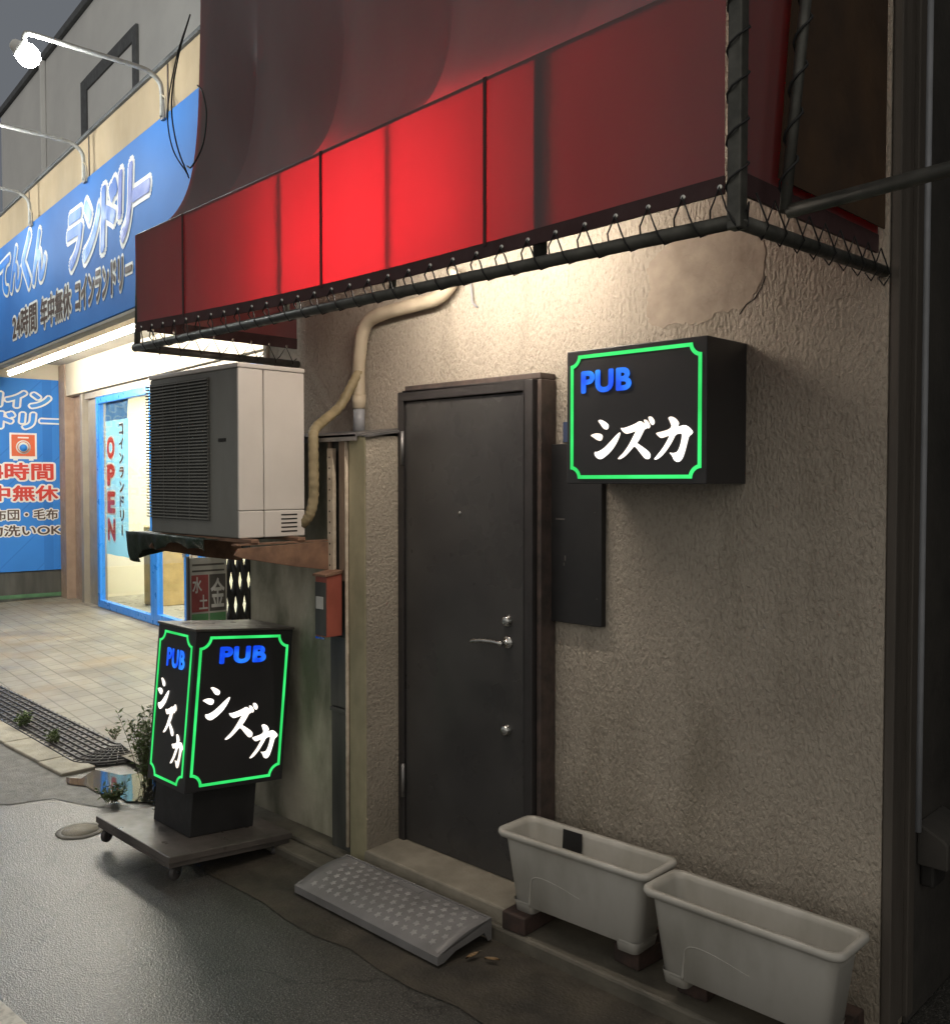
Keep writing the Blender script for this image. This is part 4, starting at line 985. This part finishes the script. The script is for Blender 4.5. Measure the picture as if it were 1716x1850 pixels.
# blue poster on the return wall, facing the street corner
ps = thing('wall_poster', LF(-3.41, -1.2, .5), 'tall blue poster on the laundry side wall with opening hours and washing machine emblem', 'poster')
MB().box(-3.417, -3.405, -4.3, -.02, .51, 3.17, T).build('sheet', 'poster', ps, .003)
def PS(v_, z_): return LF(-3.405, v_, z_)
def pl(body, v0, v1, z0, z1, mt, bold, ol, slant=0): lettering('poster_lettering', body, mt, ps, PS(v0, z0), V, Z, v1 - v0, z1 - z0, bold, .004, outline=ol, slant=slant)
pl('コイン', -1.08, -.22, 2.77, 2.99, 'pcyan', .05, .095, .1); pl('ランドリー', -1.52, -.10, 2.48, 2.70, 'pblue', .05, .095, .1)
pl('24時間', -1.16, -.18, 1.77, 2.01, 'pred', .03, .095); pl('年中無休', -1.32, -.12, 1.48, 1.70, 'pred', .03, .095)
pl('布団・毛布', -.96, -.13, 1.22, 1.37, 'pbrown', .022, .10); pl('大物洗いOK', -1.26, -.09, 1.00, 1.15, 'pbrown', .022, .10)
def pbox(name, mat, v0, v1, z0, z1, d): return MB().box(-3.405 + .0005, -3.405 + d, v0, v1, z0, z1, T).build(name, mat, ps, .002)
pbox('emblem_outline', 'pwhite', -.745, -.395, 2.06, 2.42, .002); pbox('emblem_body', 'porange', -.72, -.42, 2.10, 2.395, .004); pbox('emblem_bar', 'pwhite', -.64, -.50, 2.345, 2.365, .005)
for r_, mt, d in ((.095, 'pwhite', .005), (.078, 'porange', .006), (.068, 'pwhite', .007)):
    lathe([(0, r_), (.001, r_), (.0012, .0005)], LF(-3.405 + d, -.57, 2.225), U, 24).build('emblem_door', mt, ps)
lathe([(0, .05), (.001, .05), (.0012, .0005)], LF(-3.397, -.57, 2.215), U, 20).build('emblem_water', 'pblue', ps)
pbox('emblem_latch', 'porange', -.475, -.445, 2.205, 2.245, .0085); pbox('emblem_foot', 'pwhite', -.70, -.64, 2.04, 2.059, .002); pbox('emblem_foot', 'pwhite', -.50, -.44, 2.04, 2.059, .002)
# fluorescent tubes under the soffit
LOCAL[0] = True
t0 = None; VT = -.90
for i in range(5):
    if t0 is None:
        t0 = thing('fluorescent_lamp', (0, 0, 0), 'x', 'lamp', 'tube lamps under the laundry soffit'); t0.rotation_euler = (0, 0, R(-7))
        MB().cyl((.02, 0, 0), (1.285, 0, 0), .019, 12).build('tube', 'e_tube', t0)
        MB().box(.0, 1.305, -.03, .03, .036, .235).build('housing', 'pwhite', t0, .004)
        MB().cyl((.0, 0, 0), (.022, 0, 0), .021, 10).box(.0, .02, -.012, .012, .0, .04).build('holder', 'pwhite', t0)
        MB().cyl((1.283, 0, 0), (1.305, 0, 0), .021, 10).box(1.285, 1.305, -.012, .012, .0, .04).build('holder', 'pwhite', t0)
        o_ = t0
    else: o_ = copy_tree(t0)
    o_.location = LF(-2.66 + i * 1.325, VT, 3.135)
    o_['label'] = ['lit fluorescent tube under the laundry soffit, farthest from the pub', 'lit fluorescent tube under the soffit, second from the far end', 'lit fluorescent tube under the soffit, middle of the five', 'lit fluorescent tube under the soffit beside the awning edge', 'lit fluorescent tube under the soffit hidden behind the pub awning'][i]
# spot lamps on arms
a0 = None
for i, mf in enumerate((.70, -.98, -2.62, -4.3)):
    if a0 is None:
        a0 = thing('arm_lamp', (0, 0, 0), 'x', 'lamp', 'spot lamps on arms above the laundry sign'); a0.rotation_euler = (0, 0, R(-7))
        MB().tube(catmull([(0, -.02, .0), (0, -.02, .14), (0, -.035, .215), (0, -.10, .265), (0, -.20, .28), (0, -.50, .29), (0, -.80, .30), (0, -.845, .285), (0, -.852, .235)], 6), .016, 10).build('arm', 'armgrey', a0)
        MB().box(-.03, .03, -.022, .0, -.02, .10).build('base_plate', 'galv', a0, .003)
        MB().tube([(.05, -.012, -.02), (.06, -.02, .1), (.03, -.03, .13)], .006, 6).build('cable', 'ivory', a0)
        ax = Vector((0, .86, -.5)); c0 = Vector((0, -.86, .185))
        lathe([(-.075, .015), (-.065, .03), (-.035, .044), (-.0225, .0475)], c0, ax, 18).build('shade', 'pwhite', a0)
        lathe([(-.022, .047), (-.005, .058), (.02, .066), (.045, .066), (.075, .055), (.098, .028), (.103, .0005)], c0, ax, 18).build('lens', 'e_arm', a0)
        o_ = a0
    else: o_ = copy_tree(a0)
    o_.location = LF(mf + 3.855, -1.56, 4.13)
    o_['label'] = ['glowing spot lamp on a white gooseneck arm, nearest the pub awning', 'white gooseneck lamp arm above the sign, second from the pub', 'white gooseneck lamp arm above the sign, third from the pub', 'white gooseneck lamp arm farthest from the pub'][i]
LOCAL[0] = False
# tall grey building behind
gbld = thing('grey_building', LF(-5, .6, 0), 'tall pale grey building rising behind the laundry parapet', 'building')
lb('wall', 'greywall', -9.0, 9, .45, 6, 3.56, 8.62, .02, gbld)
lb('roof_edge', 'greydark', -9.1, 9.1, .40, 6.1, 8.625, 8.74, .01, gbld)
wf = MB()
for a_ in ((-3.95, -3.68, 5.1, 7.6), (-1.75, -1.60, 5.1, 7.6)): wf.box(a_[0], a_[1], .41, .448, a_[2], a_[3], T)
wf.box(-3.68, -1.75, .41, .448, 7.42, 7.6, T); wf.box(-3.68, -1.75, .41, .448, 5.1, 5.2, T)
wfo = wf.build('window_frame', 'greydark', gbld, .004); lb('window_shutter', 'greywall', -3.67, -1.76, .43, .447, 5.21, 7.41, 0, wfo)
for m_ in (-6.0, 2.0, 5.2): lb('downpipe', 'greywall', m_, m_ + .09, .36, .447, 3.6, 8.61, .02, gbld)
# unseen block added across the alley, keeps sky light off the side wall
nb = thing('alley_sky_blocker', (1.5, 2, 0), 'unseen dark building added to block sky light in the alley by the pub', 'building')
MB().box(-.30, 5, .2, 6, 0, 6).build('wall', 'side_wall', nb, .01); MB().box(-.4, 5.1, .1, 6.1, 6.003, 6.15).build('roof', 'dark_side', nb)
MB().box(.6, 1.6, .18, .198, 1.0, 2.1).build('window', 'greydark', nb, .004)
